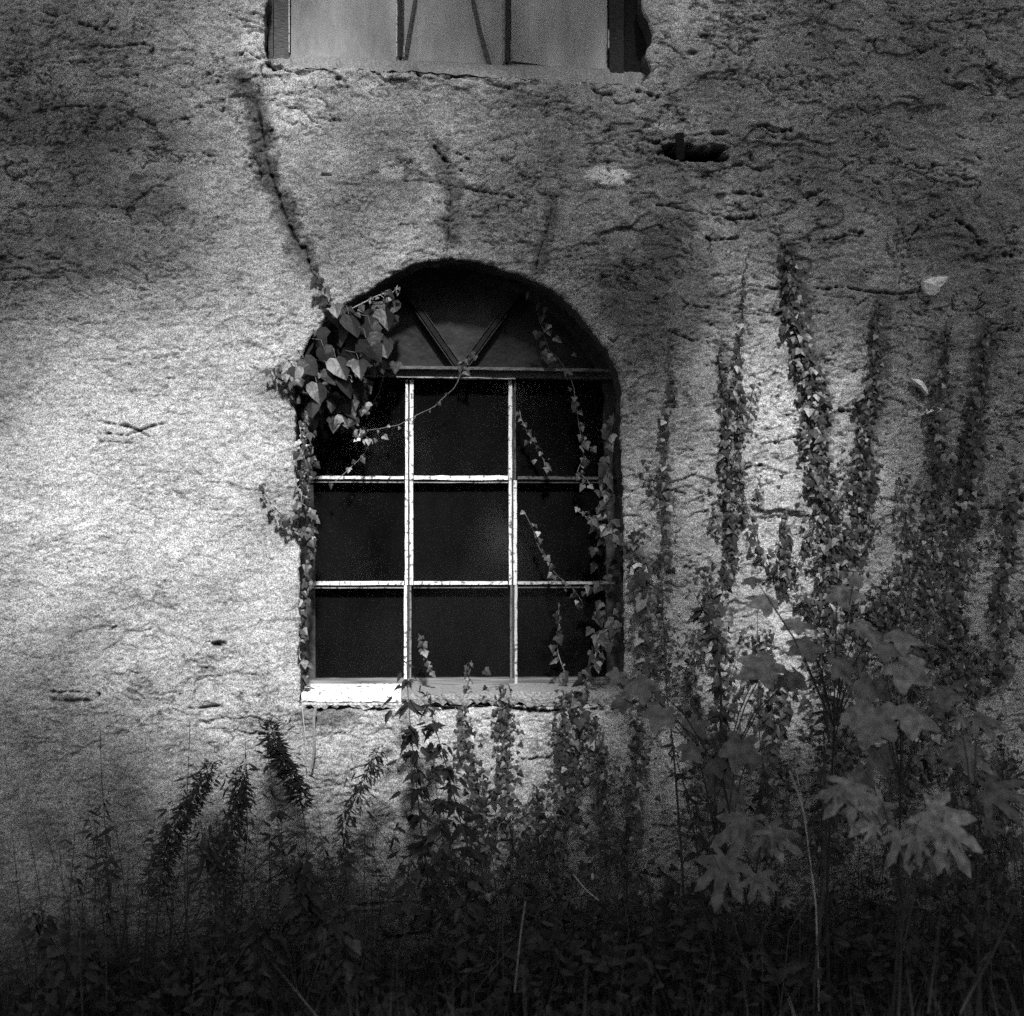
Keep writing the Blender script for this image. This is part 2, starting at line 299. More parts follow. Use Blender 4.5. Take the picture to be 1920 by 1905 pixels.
# stains: damp with its own shapes, plus painted shade right of the arch
stain_shade = .10*sstep(fbm(X, Z, .5, .6, 600, 4), -.1, .5)
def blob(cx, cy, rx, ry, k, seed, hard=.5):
    global stain_shade
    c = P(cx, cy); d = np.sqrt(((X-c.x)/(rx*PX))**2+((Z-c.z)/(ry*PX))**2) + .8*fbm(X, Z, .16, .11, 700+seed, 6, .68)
    stain_shade = np.maximum(stain_shade, k*(1-sstep(d, 1-hard, 1+hard)))
def streak(pts, wpx, k, seed):
    global stain_shade
    p = wp(pts); D, T, _, _ = segdist(X, Z, p); d = D/(wpx*PX) + 1.1*fbm(X, Z, .05, .06, 800+seed, 5, .75)
    stain_shade = np.maximum(stain_shade, k*(1-sstep(d, .3, 1.3))*sstep(1-T, 0, .25))
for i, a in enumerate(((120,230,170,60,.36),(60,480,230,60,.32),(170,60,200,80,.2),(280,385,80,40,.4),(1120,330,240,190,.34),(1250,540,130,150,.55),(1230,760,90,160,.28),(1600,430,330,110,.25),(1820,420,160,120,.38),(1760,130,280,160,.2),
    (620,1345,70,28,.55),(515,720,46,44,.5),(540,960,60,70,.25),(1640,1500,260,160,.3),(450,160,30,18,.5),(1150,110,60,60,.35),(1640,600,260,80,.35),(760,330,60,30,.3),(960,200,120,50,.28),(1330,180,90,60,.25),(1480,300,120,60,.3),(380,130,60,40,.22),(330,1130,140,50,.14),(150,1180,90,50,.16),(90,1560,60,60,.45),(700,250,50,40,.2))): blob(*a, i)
for i, a in enumerate((([(450,150),(478,200),(495,300),(525,380),(545,430),(575,500),(610,565)], 26, .72), ([(820,275),(845,350),(845,420),(850,480)], 26, .6), ([(1040,350),(1030,420),(1010,500),(1005,525)], 20, .6),
    ([(1475,470),(1485,560),(1510,660),(1535,800),(1550,1000)], 34, .75), ([(1655,560),(1648,700),(1625,850),(1605,1000)], 26, .6), ([(1848,620),(1835,750),(1815,900),(1800,1050)], 30, .6), ([(1765,650),(1760,800),(1750,1050)], 34, .45),
    ([(1355,650),(1365,850),(1360,1100)], 22, .5), ([(1253,650),(1250,1200)], 16, .4), ([(700,290),(740,330)], 14, .1))): streak(*a, i)
stain_shade = np.maximum(stain_shade, .88*(1-sstep(Z + .10*fbm(X, Z, .4, .2, 900, 4, .6), .10, .90)))        # foot of the wall: damp, with the low shade painted in
for (cx_, cy_, rx_, ry_, k_) in ((1137,328,44,19,.9),(730,322,26,20,.3),(1240,238,34,8,.5),(478,75,30,34,.3),(1560,1110,30,14,.2)):
    c_ = P(cx_, cy_); d_ = np.sqrt(((X-c_.x)/(rx_*PX))**2+((Z-c_.z)/(ry_*PX))**2)+.3*fbm(X, Z, .05, .04, 950, 4, .6); e_ = 1-sstep(d_, .8, 1.05); stain_shade = stain_shade*(1-e_) - k_*e_
dirt_shade = np.clip(dirt_shade, -1, 1.25)
# openings
MASK = np.zeros(X.shape, bool); fineX = (np.abs(X) < 1.88)
for pl in (ARCH, UPPER):
    m = .12; bx = (X > pl[:,0].min()-m) & (X < pl[:,0].max()+m) & (Z > pl[:,1].min()-m) & (Z < pl[:,1].max()+m)
    ix = np.where(bx); xx = X[ix]; zz = Z[ix]; ins = inside(xx, zz, pl); D, T, qx, qz = segdist(xx, zz, pl, True)
    near = ins & (D < .011); far = ins & ~near
    xx = np.where(near, qx, xx); zz = np.where(near, qz, zz); H[ix] = np.where(near, -.02, H[ix] - .006*np.exp(-(D/.012)**2)*(~ins)); X[ix] = xx; Z[ix] = zz
    mm = MASK[ix]; mm |= far; MASK[ix] = mm
nz, nx = X.shape
V = np.stack([X.ravel(), -H.ravel(), Z.ravel()], 1)
idx = np.arange(nx*nz).reshape(nz, nx)
F = np.stack([idx[:-1,:-1], idx[:-1,1:], idx[1:,1:], idx[1:,:-1]], -1).reshape(-1, 4)
keep = ~MASK.ravel()[F].any(1); F = F[keep]
att_d = dirt_shade.ravel(); att_s = stain_shade.ravel()
# reveals, lined with broken plaster, recess shade painted into their tone
def reveal(pl, depth, seed):
    r = np.random.RandomState(seed); n = len(pl); rows = 14; vs = []; c = pl.mean(0)
    d0 = np.roll(pl, -1, 0)-np.roll(pl, 1, 0); nn = np.stack([d0[:,1], -d0[:,0]], 1); nn /= np.linalg.norm(nn, axis=1)[:,None]+1e-9
    s = np.sign(((c-pl)*nn).sum(1)).mean(); nn = nn*np.sign(s)
    for k in range(rows+1):
        y = .010 + depth*k/rows; j = (r.randn(n)*.0022 + .006*np.sin(np.arange(n)*.31+k*.8))*(0 if k == 0 else 1) - .002
        q = pl + nn*j[:,None]; vs.append(np.stack([q[:,0], np.full(n, y), q[:,1]], 1))
    vs = np.concatenate(vs); f = [(k*n+i, k*n+(i+1) % n, (k+1)*n+(i+1) % n, (k+1)*n+i) for k in range(rows) for i in range(n)]
    return vs, np.array(f)
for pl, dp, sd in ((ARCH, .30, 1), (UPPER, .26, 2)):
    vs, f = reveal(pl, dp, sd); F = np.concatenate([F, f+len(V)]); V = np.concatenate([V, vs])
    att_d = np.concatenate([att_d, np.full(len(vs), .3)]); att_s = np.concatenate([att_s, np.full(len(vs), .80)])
me = bpy.data.meshes.new('wall'); me.vertices.add(len(V)); me.vertices.foreach_set('co', V.astype('f').ravel())
me.loops.add(len(F)*4); me.loops.foreach_set('vertex_index', F.astype('i').ravel()); me.polygons.add(len(F))
me.polygons.foreach_set('loop_start', np.arange(0, len(F)*4, 4, dtype='i')); me.polygons.foreach_set('use_smooth', np.ones(len(F), bool))
me.update(calc_edges=True)
for nm, ar in (('dirt_shade', att_d), ('stain_shade', att_s)):
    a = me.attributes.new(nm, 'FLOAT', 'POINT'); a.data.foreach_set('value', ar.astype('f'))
wm = bpy.data.materials.new('old_plaster'); wm.use_nodes = True; t = wm.node_tree; b = t.nodes['Principled BSDF']
b.inputs['Roughness'].default_value = .95; b.inputs['Specular IOR Level'].default_value = .1
def N(k, **kw):
    n = t.nodes.new(k)
    for q, v in kw.items(): setattr(n, q, v)
    return n
def math_(op, a, c, clamp=False):
    n = N('ShaderNodeMath', operation=op, use_clamp=clamp)
    for i, v in enumerate((a, c)):
        if isinstance(v, (int, float)): n.inputs[i].default_value = v
        else: t.links.new(v, n.inputs[i])
    return n.outputs[0]
tc = N('ShaderNodeTexCoord')
def noise(scale, det, rg=.5, st=(1,1,1)):
    mp = N('ShaderNodeMapping'); mp.inputs['Scale'].default_value = st; t.links.new(tc.outputs['Object'], mp.inputs[0])
    n = N('ShaderNodeTexNoise'); n.inputs['Scale'].default_value = scale; n.inputs['Detail'].default_value = det; n.inputs['Roughness'].default_value = rg
    t.links.new(mp.outputs[0], n.inputs['Vector']); return n.outputs['Fac']
def mrange(v, a, c, lo, hi):
    n = N('ShaderNodeMapRange'); t.links.new(v, n.inputs['Value'])
    for k, q in zip(('From Min','From Max','To Min','To Max'), (a, c, lo, hi)): n.inputs[k].default_value = q
    return n.outputs[0]
grit = mrange(noise(240, 2, .8), .36, .64, .26, 1.6)           # sand grains of the render
mid = mrange(noise(60, 5, .75, (.6,1,1)), .32, .68, .55, 1.35)
big = mrange(noise(4.5, 6, .65), .32, .68, .72, 1.2)
ad = N('ShaderNodeAttribute', attribute_name='dirt_shade'); as_ = N('ShaderNodeAttribute', attribute_name='stain_shade')
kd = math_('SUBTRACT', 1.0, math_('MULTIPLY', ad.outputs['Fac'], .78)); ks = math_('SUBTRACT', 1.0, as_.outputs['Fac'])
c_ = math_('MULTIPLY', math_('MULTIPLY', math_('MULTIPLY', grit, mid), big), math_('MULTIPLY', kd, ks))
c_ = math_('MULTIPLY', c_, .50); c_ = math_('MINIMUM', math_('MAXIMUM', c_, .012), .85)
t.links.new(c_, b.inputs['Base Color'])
bp = N('ShaderNodeBump'); bp.inputs['Strength'].default_value = 1; bp.inputs['Distance'].default_value = .0035
t.links.new(noise(260, 4, .7), bp.inputs['Height']); t.links.new(bp.outputs[0], b.inputs['Normal'])
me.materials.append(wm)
BLD = empty('old_building', (0,0,0), 'old building with flaking plaster wall, arched nine pane window and bright upper window', 'building')
wo = bpy.data.objects.new('wall', me); COL.objects.link(wo); wo.parent = BLD

# ------------------------------------------------------------------ arched window (recessed)
def XZ(px, py, d):
    p = P(px, py, d); return p.x, p.z
WD = -.20       # plane of the joinery, 20 cm behind the wall face
yF = .20
ax = [P(x, 0, WD).x for (x) in (583, 768, 961, 1152)]
def zat(py): return P(866, py, WD).z
zT, z1, z2, zB = zat(712), zat(900), zat(1097), zat(1272)
m = MB()
# frame: stiles, bottom rail and the arched head against the reveal
AW = [(P(x,y).x, P(x,y).z) for (x,y) in ARCH_PX]
cx0 = P(866,700).x; cz0 = P(866,740).z
fr_in = []; fr_out = []
for (x, z) in AW:
    if z > P(0,1000).z:
        fr_out.append((cx0+(x-cx0)*1.06, cz0+(z-cz0)*1.06)); fr_in.append((cx0+(x-cx0)*.935, cz0+(z-cz0)*.925))
    else:
        fr_out.append((cx0+(x-cx0)*1.06, z)); fr_in.append((cx0+(x-cx0)*.935, z))
fr_out[0] = (fr_out[0][0], zB-.06); fr_in[0] = (fr_in[0][0], zB-.06); fr_out[-1] = (fr_out[-1][0], zB-.06); fr_in[-1] = (fr_in[-1][0], zB-.06)
vs = []; n = len(AW)
for (o, i) in zip(fr_out, fr_in): vs += [(o[0], yF, o[1]), (i[0], yF, i[1]), (i[0], yF+.06, i[1]), (o[0], yF+.06, o[1])]
fs = []
for k in range(n-1):
    for q in range(4): fs.append((k*4+q, k*4+(q+1) % 4, k*4+4+(q+1) % 4, k*4+4+q))
m.add(vs, fs)
WIN = m.build('arched_window', M['dark'], BLD)
tag(WIN, 'arched window with nine dark panes and white glazing bars')
xl, xr = P(575,1200,WD).x, P(1158,1200,WD).x
m = MB(); m.bar((xl, yF+.022, zat(1283)), (xr, yF+.022, zat(1283)), .044, .05, 1, .001); m.build('bottom_rail', M['woodh'], WIN)
m = MB(); zt = zat(702)
m.bar((P(590,0,WD).x, yF+.005, zt+.006), (P(1150,0,WD).x, yF+.005, zt-.004), .026, .07, .9, .0008)
m.bar((P(590,0,WD).x, yF-.02, zt+.021), (P(1150,0,WD).x, yF-.02, zt+.011), .010, .075, 1.2, .0008)
m.build('transom', M['wood'], WIN)
m = MB(); m.bar((P(745,0,WD).x, yF-.02, zt-.0130), (P(965,0,WD).x, yF-.02, zt-.0168), .004, .03, .4, .0016); m.build('transom_bead', M['white'], WIN)
# tympanum boards and the V of dark bars
v0 = P(864,690,WD); vl = P(762,556,WD); vr = P(968,562,WD)
zbase = zt+.012
arch_in = [(x, z) for (x, z) in fr_in if z > zbase]
def fan(pts, y, th, tone):
    k = MB(); n = len(pts); k.add([(x, y, z) for (x, z) in pts]+[(x, y+th, z) for (x, z) in pts], [tuple(range(n))[::-1], tuple(range(n, 2*n))]+[(i, (i+1) % n, n+(i+1) % n, n+i) for i in range(n)], tone)
    return k
def inter(a, bnd):
    # where the ray from v0 through a meets the inner arch
    d = Vector((a.x-v0.x, a.z-v0.z)).normalized()
    best = min(range(len(arch_in)), key=lambda i: -d.dot(Vector((arch_in[i][0]-v0.x, arch_in[i][1]-v0.z)).normalized()))
    return best
il, ir = inter(vl, 0), inter(vr, 0)
V0 = (v0.x, zbase)
ori = arch_in
segs = [ori[:il+1]+[V0, (ori[0][0], zbase)], ori[il:ir+1]+[V0], ori[ir:]+[(ori[-1][0], zbase), V0]]
for sgm, tn in zip(segs, (.25, .5, .2)):
    fan([(x*.999, z) for (x, z) in sgm], yF+.02, .02, tn).build('fan_panel', M['panel'], WIN)
for i, tp in ((il, vl), (ir, vr)):
    e = Vector((ori[i][0], yF+.0, ori[i][1])); s0 = Vector((v0.x, yF+.0, zbase))
    k = MB(); k.bar(s0, e, .015, .05, .35, .0006); k.build('fan_bar', M['dark'], WIN)
    k = MB(); dd = (e-s0).normalized(); sd = dd.cross(Vector((0,1,0)))
    for sg in (-1, 1): k.bar(s0+sd*.013*sg+dd*.02, s0.lerp(e, .75)+sd*.013*sg, .003, .046, .6, .0004)
    k.build('fan_bar_bead', M['wood'], WIN)
# glazing bars: a grey core with putty lips of flaking white paint
def vbar(x, za, zb, lipl, lipr, tl=1, tr=1):
    k = MB(); k.bar((x, yF+.012, za), (x, yF+.012, zb), .012, .03, .45, .0006); o = k.build('glazing_bar', M['wood'], WIN)
    k = MB()
    if lipl: k.bar((x-.0085, yF+.006, za), (x-.0085, yF+.006, zb), lipl, .034, tl, .0010)
    if lipr: k.bar((x+.0085, yF+.006, za), (x+.0085, yF+.006, zb), lipr, .034, tr, .0010)
    k.build('putty', M['white'], o)
g = .004
vbar(ax[1], zT-.002, z1+.001, .0090, .0125); vbar(ax[1], z1-.001, z2+.001, .0100, .0120); vbar(ax[1]-.003, z2-.001, zB, .0095, .006, 1, .22)
vbar(ax[2], zT-.002, z1+.001, .0115, .004, .95, .12); vbar(ax[2], z1-.001, z2+.001, .0090, .0115, .95, .9); vbar(ax[2]+.003, z2-.001, zB-.02, .007, .009, .16, .62)
def hbar(xa, xb, z, lt, lb, tt, tb, rg=.0010):
    k = MB(); k.bar((xa, yF+.011, z), (xb, yF+.011, z), .011, .03, .4, .0006); o = k.build('glazing_bar', M['wood'], WIN)
    k = MB(); k.bar((xa, yF+.004, z+.0075), (xb, yF+.004, z+.0075), lt, .040, tt, rg); k.bar((xa, yF+.006, z-.0085), (xb, yF+.006, z-.0085), lb, .03, tb, rg*.5)
    k.build('putty', M['white'], o)
e = .017
hbar(ax[0], ax[1]-e, z1, .010, .003, 1, .35); hbar(ax[1]+e, ax[2]-e, z1, .014, .003, 1.15, .4, .002); hbar(ax[2]+e, ax[3], z1, .010, .003, .10, .08)
hbar(ax[0], ax[1]-e, z2, .012, .004, 1.1, .35); hbar(ax[1]+e, ax[2]-e, z2, .010, .003, 1, .15); hbar(ax[2]+e, ax[3], z2, .009, .004, .5, .12)
rows = [(zT, z1), (z1, z2), (z2, zB)]
for (za, zb) in rows:
    for i in range(3):
        k = MB(); yy = yF+.026+.0015*random.uniform(-1,1); tl = random.uniform(-.002,.002)
        k.add([(ax[i]+.002, yy, zb), (ax[i+1]-.002, yy+tl, zb), (ax[i+1]-.002, yy+tl*2, za), (ax[i]+.002, yy, za)], [(0,1,2,3)]); k.build('pane', M['pane'], WIN)
# sill: a clean white board at the left, crumbling plaster over the rest
zf = P(866,1297,WD+.02).z
def slab(pxa, pxb, top, bot, tone, jit, yb, yf, matl, name):
    k = MB(); n = max(6, int((pxb-pxa)/7)); vs = []
    for i in range(n+1):
        px = pxa+(pxb-pxa)*i/n; x = P(px, 1300, 0).x; tz = P(px, top, -yf).z; bz = P(px, bot, -yf).z
        jj = lambda s: random.uniform(-1,1)*jit*s
        vs += [(x, yb, tz+.012), (x, yf+jj(.6), tz+jj(.3)), (x, yf-.004+jj(.6), (tz*.5+bz*.5)+jj(.3)), (x, yf+jj(1), bz+jj(1.5)+jit*1.6*math.sin(i*.9)*math.sin(i*.23+1)), (x, yb, bz)]
    fs = []
    for i in range(n):
        for q in range(4): fs.append((i*5+q, i*5+5+q, i*5+6+q, i*5+1+q))
    fs += [(0,1,2,3,4), tuple(n*5+q for q in (4,3,2,1,0))]
    k.add(vs, fs, tone); return k.build(name, matl, WIN)
slab(565, 752, 1298, 1316, 1.25, .0012, .24, .010, M['white'], 'sill')
slab(753, 958, 1301, 1320, .50, .005, .24, .004, M['sill'], 'sill')
slab(959, 1186, 1297, 1322, .55, .004, .24, .006, M['sill'], 'sill')
slab(566, 760, 1317, 1326, .85, .005, .20, .014, M['sill'], 'sill_render')
m = MB(); m.bar((P(975,0,WD).x, yF-.012, zat(1289)), (P(1150,0,WD).x, yF-.012, zat(1289)), .009, .03, .8, .0012); m.build('sill_bead', M['white'], WIN)
# the dark room behind
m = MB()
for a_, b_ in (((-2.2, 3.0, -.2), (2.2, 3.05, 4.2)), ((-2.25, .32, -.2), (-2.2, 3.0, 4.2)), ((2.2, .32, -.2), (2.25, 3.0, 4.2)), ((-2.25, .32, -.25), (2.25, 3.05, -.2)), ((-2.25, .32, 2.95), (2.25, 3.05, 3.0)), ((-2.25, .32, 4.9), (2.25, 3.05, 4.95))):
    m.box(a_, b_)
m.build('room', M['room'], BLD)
# ------------------------------------------------------------------ upper window
yU = .15; UD = -.15
def U(px, py): p = P(px, py, UD); return Vector((p.x, yU, p.z))
m = MB(); m.bar(U(529,122), U(529,-430), .050, .06, 1.1, .0006); m.bar(U(510,122), U(510,-430), .016, .08, .8, .0006); m.bar(U(1155,160), U(1155,-430), .048, .06, .35, .0006)
m.bar(U(1190,165), U(1190,-430), .08, .04, .15, .0006); m.bar(U(505,-420), U(1175,-420), .06, .06, .6)  # darkest bar fills the gap beside the frame with painted shade
UW = m.build('upper_window', M['wood'], BLD); tag(UW, 'upper window with dusty glass, sky reflection painted pale into it, in thin frame')
for (x, a_, c_) in ((751, 109, .75), (951, 119, .35)):
    k = MB(); k.bar(U(x, a_)+Vector((0,-.004,0)), U(x, -430)+Vector((0,-.004,0)), .010, .03, .35, .0005); o = k.build('glazing_bar', M['wood'], UW)
    k = MB(); k.bar(U(x-7, a_)+Vector((0,-.006,0)), U(x-7, -430)+Vector((0,-.006,0)), .004, .03, c_, .0005); k.bar(U(x+7, a_)+Vector((0,-.006,0)), U(x+7, 90 if c_ > .5 else 80)+Vector((0,-.006,0)), .004, .03, c_*.8, .0005)
    k.build('putty', M['white'], o)
k = MB(); k.bar(U(544,104)+Vector((0,-.032,0)), U(544,-430)+Vector((0,-.032,0)), .003, .01, .9, .0004); k.build('putty', M['white'], UW); k = MB(); k.bar(U(1139,96)+Vector((0,-.032,0)), U(1139,62)+Vector((0,-.032,0)), .004, .01, .6, .0004); k.build('putty', M['white'], UW)
for (xa, xb) in ((545,745),(758,944),(959,1139)):
    k = MB(); k.add([U(xa,112)+Vector((0,.012,0)), U(xb,136)+Vector((0,.012,0)), U(xb,-420)+Vector((0,.012,0)), U(xa,-420)+Vector((0,.012,0))], [(0,1,2,3)]); k.build('pane', M['upane'], UW)
k = MB(); n = 110; vs = []
for i in range(n+1):
    px = 492+718*i/n; c0 = 103+(px-500)*.043; c1 = 132+(px-500)*.05+4*math.sin(i*.37)+5*math.sin(i*.13+2)+random.uniform(-2,2)
    vs += [P(px, c0-3, -.17), P(px, c0+1, -.135), P(px, (c0+c1)/2+random.uniform(-4,4), -.075+random.uniform(-.014,.014)), P(px, c1-6+random.uniform(-3,3), -.03+random.uniform(-.010,.008)), P(px, c1, -.012), P(px, c1+22, -.03)]
k.add(vs, [(i*6+q, i*6+q+1, i*6+7+q, i*6+6+q) for i in range(n) for q in range(5)], .62); k.build('sill', M['sill'], UW)
# curtain and cords at the glass
k = MB(); n = 60; vs = []
for i in range(n+1):
    x = P(530+620*i/n, 0, -.35).x; yy = .36 + .02*math.sin(i*1.1)+.01*math.sin(i*2.7)
    vs += [(x, yy, P(0,190,-.35).z), (x, yy, P(0,-440,-.35).z)]
k.add(vs, [(2*i, 2*i+2, 2*i+3, 2*i+1) for i in range(n)]); k.build('curtain', M['curtain'], UW)
for pts in ([(782,-300),(779,0),(770,50),(761,105)], [(880,-300),(887,0),(900,60),(918,122)]):
    k = MB(); k.tube([U(*p)+Vector((0,-.002,0)) for p in pts], .007, .008, 6, .9 if pts[0][0] > 700 and pts[0][0] < 950 else .8); k.build('cord', M['wood'], UW)
# iron stub in the hole
m = MB(); a_ = P(1276,300,-.01); c_ = P(1274,250,.03)
m.bar(a_, c_, .026, .018, .5, .0015)
HK = m.build('iron_hook', M['iron']); tag(HK, 'rusty iron stub standing in the broken hole right of the upper window', 'iron hook')
# white chips caught on the wall
def chip(pts, d, lab, th=.008):
    k = MB(); n = len(pts); c = P(sum(p[0] for p in pts)/n, sum(p[1] for p in pts)/n, d+.022)
    vs = [P(x, y, d+random.uniform(0,.012)) for (x, y) in pts]; bk = [v+Vector((0,th+.02,0)) for v in vs]
    k.add(vs+bk+[c], [(i, (i+1) % n, 2*n) for i in range(n)]+[(i, n+i, n+(i+1) % n, (i+1) % n) for i in range(n)]+[tuple(range(n, 2*n))], 1.1)
    o = k.build('plaster_chip', M['chip']); tag(o, lab, 'plaster chip', 'pale chips on the right of the wall')
chip([(1731,528),(1745,521),(1762,518),(1779,519),(1772,530),(1764,538),(1762,547),(1751,554),(1740,552),(1734,540)], .02, 'largest pale chip with a pointed corner on the wall, above the two others')
chip([(1709,710),(1722,711),(1731,716),(1738,728),(1741,740),(1734,733),(1724,724),(1715,718)], .02, 'thin bent pale sliver on the wall between the other two chips')
chip([(1732,778),(1742,766),(1754,761),(1766,768),(1758,774),(1745,776)], .02, 'small lowest pale chip on the wall below the bent sliver')

# ------------------------------------------------------------------ ivy
def tone(pale=.07): 
    r = random.random()
    if r < pale: return random.uniform(4, 8.5)  # glossy leaf highlights painted in as a few pale leaves
    return random.uniform(.35, 1.3)*(1.8 if r > .8 else 1)
def path_at(pts, s):
    s *= len(pts)-1; i = min(int(s), len(pts)-2); f = s-i
    return tuple(pts[i][k]+(pts[i+1][k]-pts[i][k])*f for k in range(len(pts[0])))
def smooth_path(pts, n):
    return [path_at(pts, i/(n-1)) for i in range(n)]
nv = 0
def vine(pts, wid, size, dens, label, d=.02, pale=.07, group='ivy stems climbing the wall', stem=2.2, name='ivy_vine', shape=IVY, stone=1, spread=1.0, leaft=1.0, dj=.05, stemmat='stem', shoots=0):
    """pts in surveyed pixels on plane d; wid = (top, bottom) half width in px; size leaf px"""
    global nv; nv += 1; random.seed(100+nv)
    if group != 'ivy stems climbing the wall': size *= .8; leaft *= .72; dens *= 1.15
    L = sum(math.hypot(pts[i+1][0]-pts[i][0], pts[i+1][1]-pts[i][1]) for i in range(len(pts)-1))
    base = P(pts[-1][0], pts[-1][1], d)
    root = empty(name, base, label, 'ivy', group)
    n = max(6, int(L/14)); st = MB(); sp = []
    for i in range(n):
        x, y = path_at(pts, i/(n-1))[:2]; sp.append(P(x+random.uniform(-2.5,2.5), y, d+random.uniform(-.004,.006)))
    st.tube(sp, .0012, stem*PX*.5, 5, stone)
    lf = MB(); N_ = int(L*dens/10)
    ph = [random.uniform(0, 6.28) for _ in range(4)]; wob = 1 if L > 150 else 0
    for i in range(N_):
        s = (i+random.random())/N_; x, y = path_at(pts, s)[:2]; wd = wid[0]+(wid[1]-wid[0])*s; u = s*L/60
        mod = .75+.5*math.sin(u*1.7+ph[0])*math.sin(u*.61+ph[1])+.3*math.sin(u*4.1+ph[2]); x += wob*5*math.sin(u*1.3+ph[3])
        if wob and random.random() > .62+.6*mod: continue
        wd *= max(.45, mod+.35)
        if random.random() < .10: wd *= 2.1
        ox = random.gauss(0, .55)*wd; oy = random.uniform(-8,8); sz = size*random.choice((.5,.65,.8,.95,1.1,1.3))*random.uniform(.9,1.1)*(.7+.3*min(1, s*4))
        dd = d + random.uniform(.006, dj)
        p = P(x+ox, y+oy, dd); tip = Vector((random.gauss(ox/(wd+6)*.35,.5), random.uniform(-.5,.1), -1+random.uniform(0,.5)))
        nor = Vector((random.gauss(0,.5)*spread, -1, random.gauss(.25,.45)*spread))
        lf.leaf(shape, p, tip, nor, sz*PX, tone(pale)*leaft, random.uniform(.8,1.1), random.uniform(.05,.35))
        if wd < 30 and random.random() < .5:
            q = P(*path_at(pts, s)[:2], d); st.tube([q, q.lerp(p, .5)+Vector((0,-.004,.004)), p], .0009, .0007, 3, stone)
    for _ in range(shoots):
        s = random.uniform(.3, .95); x, y = path_at(pts, s)[:2]; sg = random.choice((-1,1)); ln = random.uniform(25, 75)*(.5+s*.7); q = []
        for j in range(7):
            f = j/6; q.append(P(x+sg*(ln*.75*f+6*math.sin(f*5)), y-ln*f*f*random.uniform(.7,1.1), d+.008))
        st.tube(q, .0016, .0007, 4, stone)
        for j in range(int(ln/5)):
            p = q[random.randrange(1,7)]; p = p+Vector((random.gauss(0,6)*PX, -random.uniform(.004,.025), random.gauss(0,6)*PX))
            lf.leaf(shape, p, (random.gauss(sg*.3,.5), -.2, -1), (random.gauss(0,.5), -1, random.gauss(.3,.4)), size*PX*random.uniform(.4,1), tone(pale)*leaft, .95, .2)
    st.build('stem', M[stemmat], root); lf.build('foliage', M['leaf'], root)
    return root
VN = [
 ([(1475,448),(1480,530),(1498,610),(1515,700),(1530,800),(1540,900),(1552,1000),(1560,1100),(1555,1250),(1560,1420)], (9,36), 22, 6.5, 'darkest and tallest ivy stem right of the arched window, thick from a pointed top'),
 ([(1650,560),(1643,660),(1632,760),(1618,860),(1606,960),(1602,1060),(1610,1200),(1620,1400)], (6,34), 21, 4.6, 'dark ivy stem just right of the tallest one, leaning left as it comes down'),
 ([(1848,610),(1838,700),(1828,800),(1815,900),(1802,1000),(1790,1150),(1775,1320)], (8,34), 22, 4.6, 'dark ivy stem below the largest pale chip, second in from the right edge'),
 ([(1397,480),(1392,600),(1388,720),(1383,830),(1395,930),(1425,1030),(1490,1110),(1540,1150)], (3,9), 20, 1.7, 'thin ivy stem that bends to the right and joins the tallest ivy low down'),
 ([(1355,650),(1361,740),(1365,860),(1370,960),(1362,1060),(1345,1150),(1350,1300),(1365,1450)], (7,22), 22, 2.8, 'ivy stem with pale leaves between the thin bending stem and the window'),
 ([(1255,640),(1252,760),(1247,880),(1243,980),(1240,1100),(1250,1260)], (5,12), 19, 1.9, 'sparse ivy stem nearest the arched window on its right'),
 ([(1775,600),(1765,720),(1757,850),(1750,980),(1742,1100),(1735,1250)], (6,36), 19, 3.6, 'faint ivy stem rising towards the bent white sliver'),
 ([(1905,880),(1898,960),(1885,1060),(1872,1160),(1862,1290)], (8,20), 24, 3.2, 'ivy stem at the right edge of the wall'),
 ([(1690,880),(1697,960),(1700,1060),(1690,1200)], (8,26), 20, 2.2, 'short faint ivy stem low between two longer dark ones'),
 ([(1470,960),(1474,1020),(1478,1090)], (5,9), 22, 3.2, 'very short ivy shoot left of the tallest ivy'),
 ([(1190,1350),(1200,1440),(1180,1560),(1170,1720)], (12,30), 19, 4.2, 'ivy column below the right corner of the sill'),
 ([(1062,1296),(1066,1400),(1060,1540),(1050,1720)], (18,36), 20, 6.2, 'dense ivy column below the right side of the sill under the thick branch'),
 ([(1115,1345),(1120,1450),(1128,1600),(1120,1760)], (16,30), 19, 5, 'dark ivy column beside the densest one on its right'),
 ([(944,1286),(946,1380),(956,1500),(962,1700)], (10,30), 18, 5, 'ivy column reaching up to the foot of the right glazing bar'),
 ([(872,1322),(882,1420),(905,1540),(915,1700)], (12,30), 19, 4.2, 'ivy column below the middle of the sill'),
 ([(1005,1470),(1012,1600),(1000,1760)], (16,34), 19, 4, 'low ivy mound filling the gap between two ivy columns under the sill'),
 ([(1300,1180),(1305,1300),(1320,1420),(1330,1600)], (16,40), 20, 3.8, 'broad ivy mound right of the sill behind the weed stems'),
 ([(1430,1180),(1450,1300),(1450,1440),(1440,1600)], (16,46), 26, 4.0, 'ivy mound under the thin bending stem'),
 ([(1660,1080),(1690,1200),(1710,1350),(1700,1520)], (40,70), 24, 7.5, 'wide thick ivy mass low on the right of the wall'),
 ([(1790,1150),(1800,1280),(1800,1430),(1790,1600)], (34,60), 24, 5.0, 'ivy mass behind the palmate leaves on the right'),
 ([(1890,1400),(1890,1500),(1870,1640)], (24,50), 26, 4.5, 'dark low ivy clump in the right corner'),
 ([(1560,1380),(1570,1480),(1560,1620)], (40,60), 25, 5.0, 'ivy clump at the foot of the tallest ivy'),
]
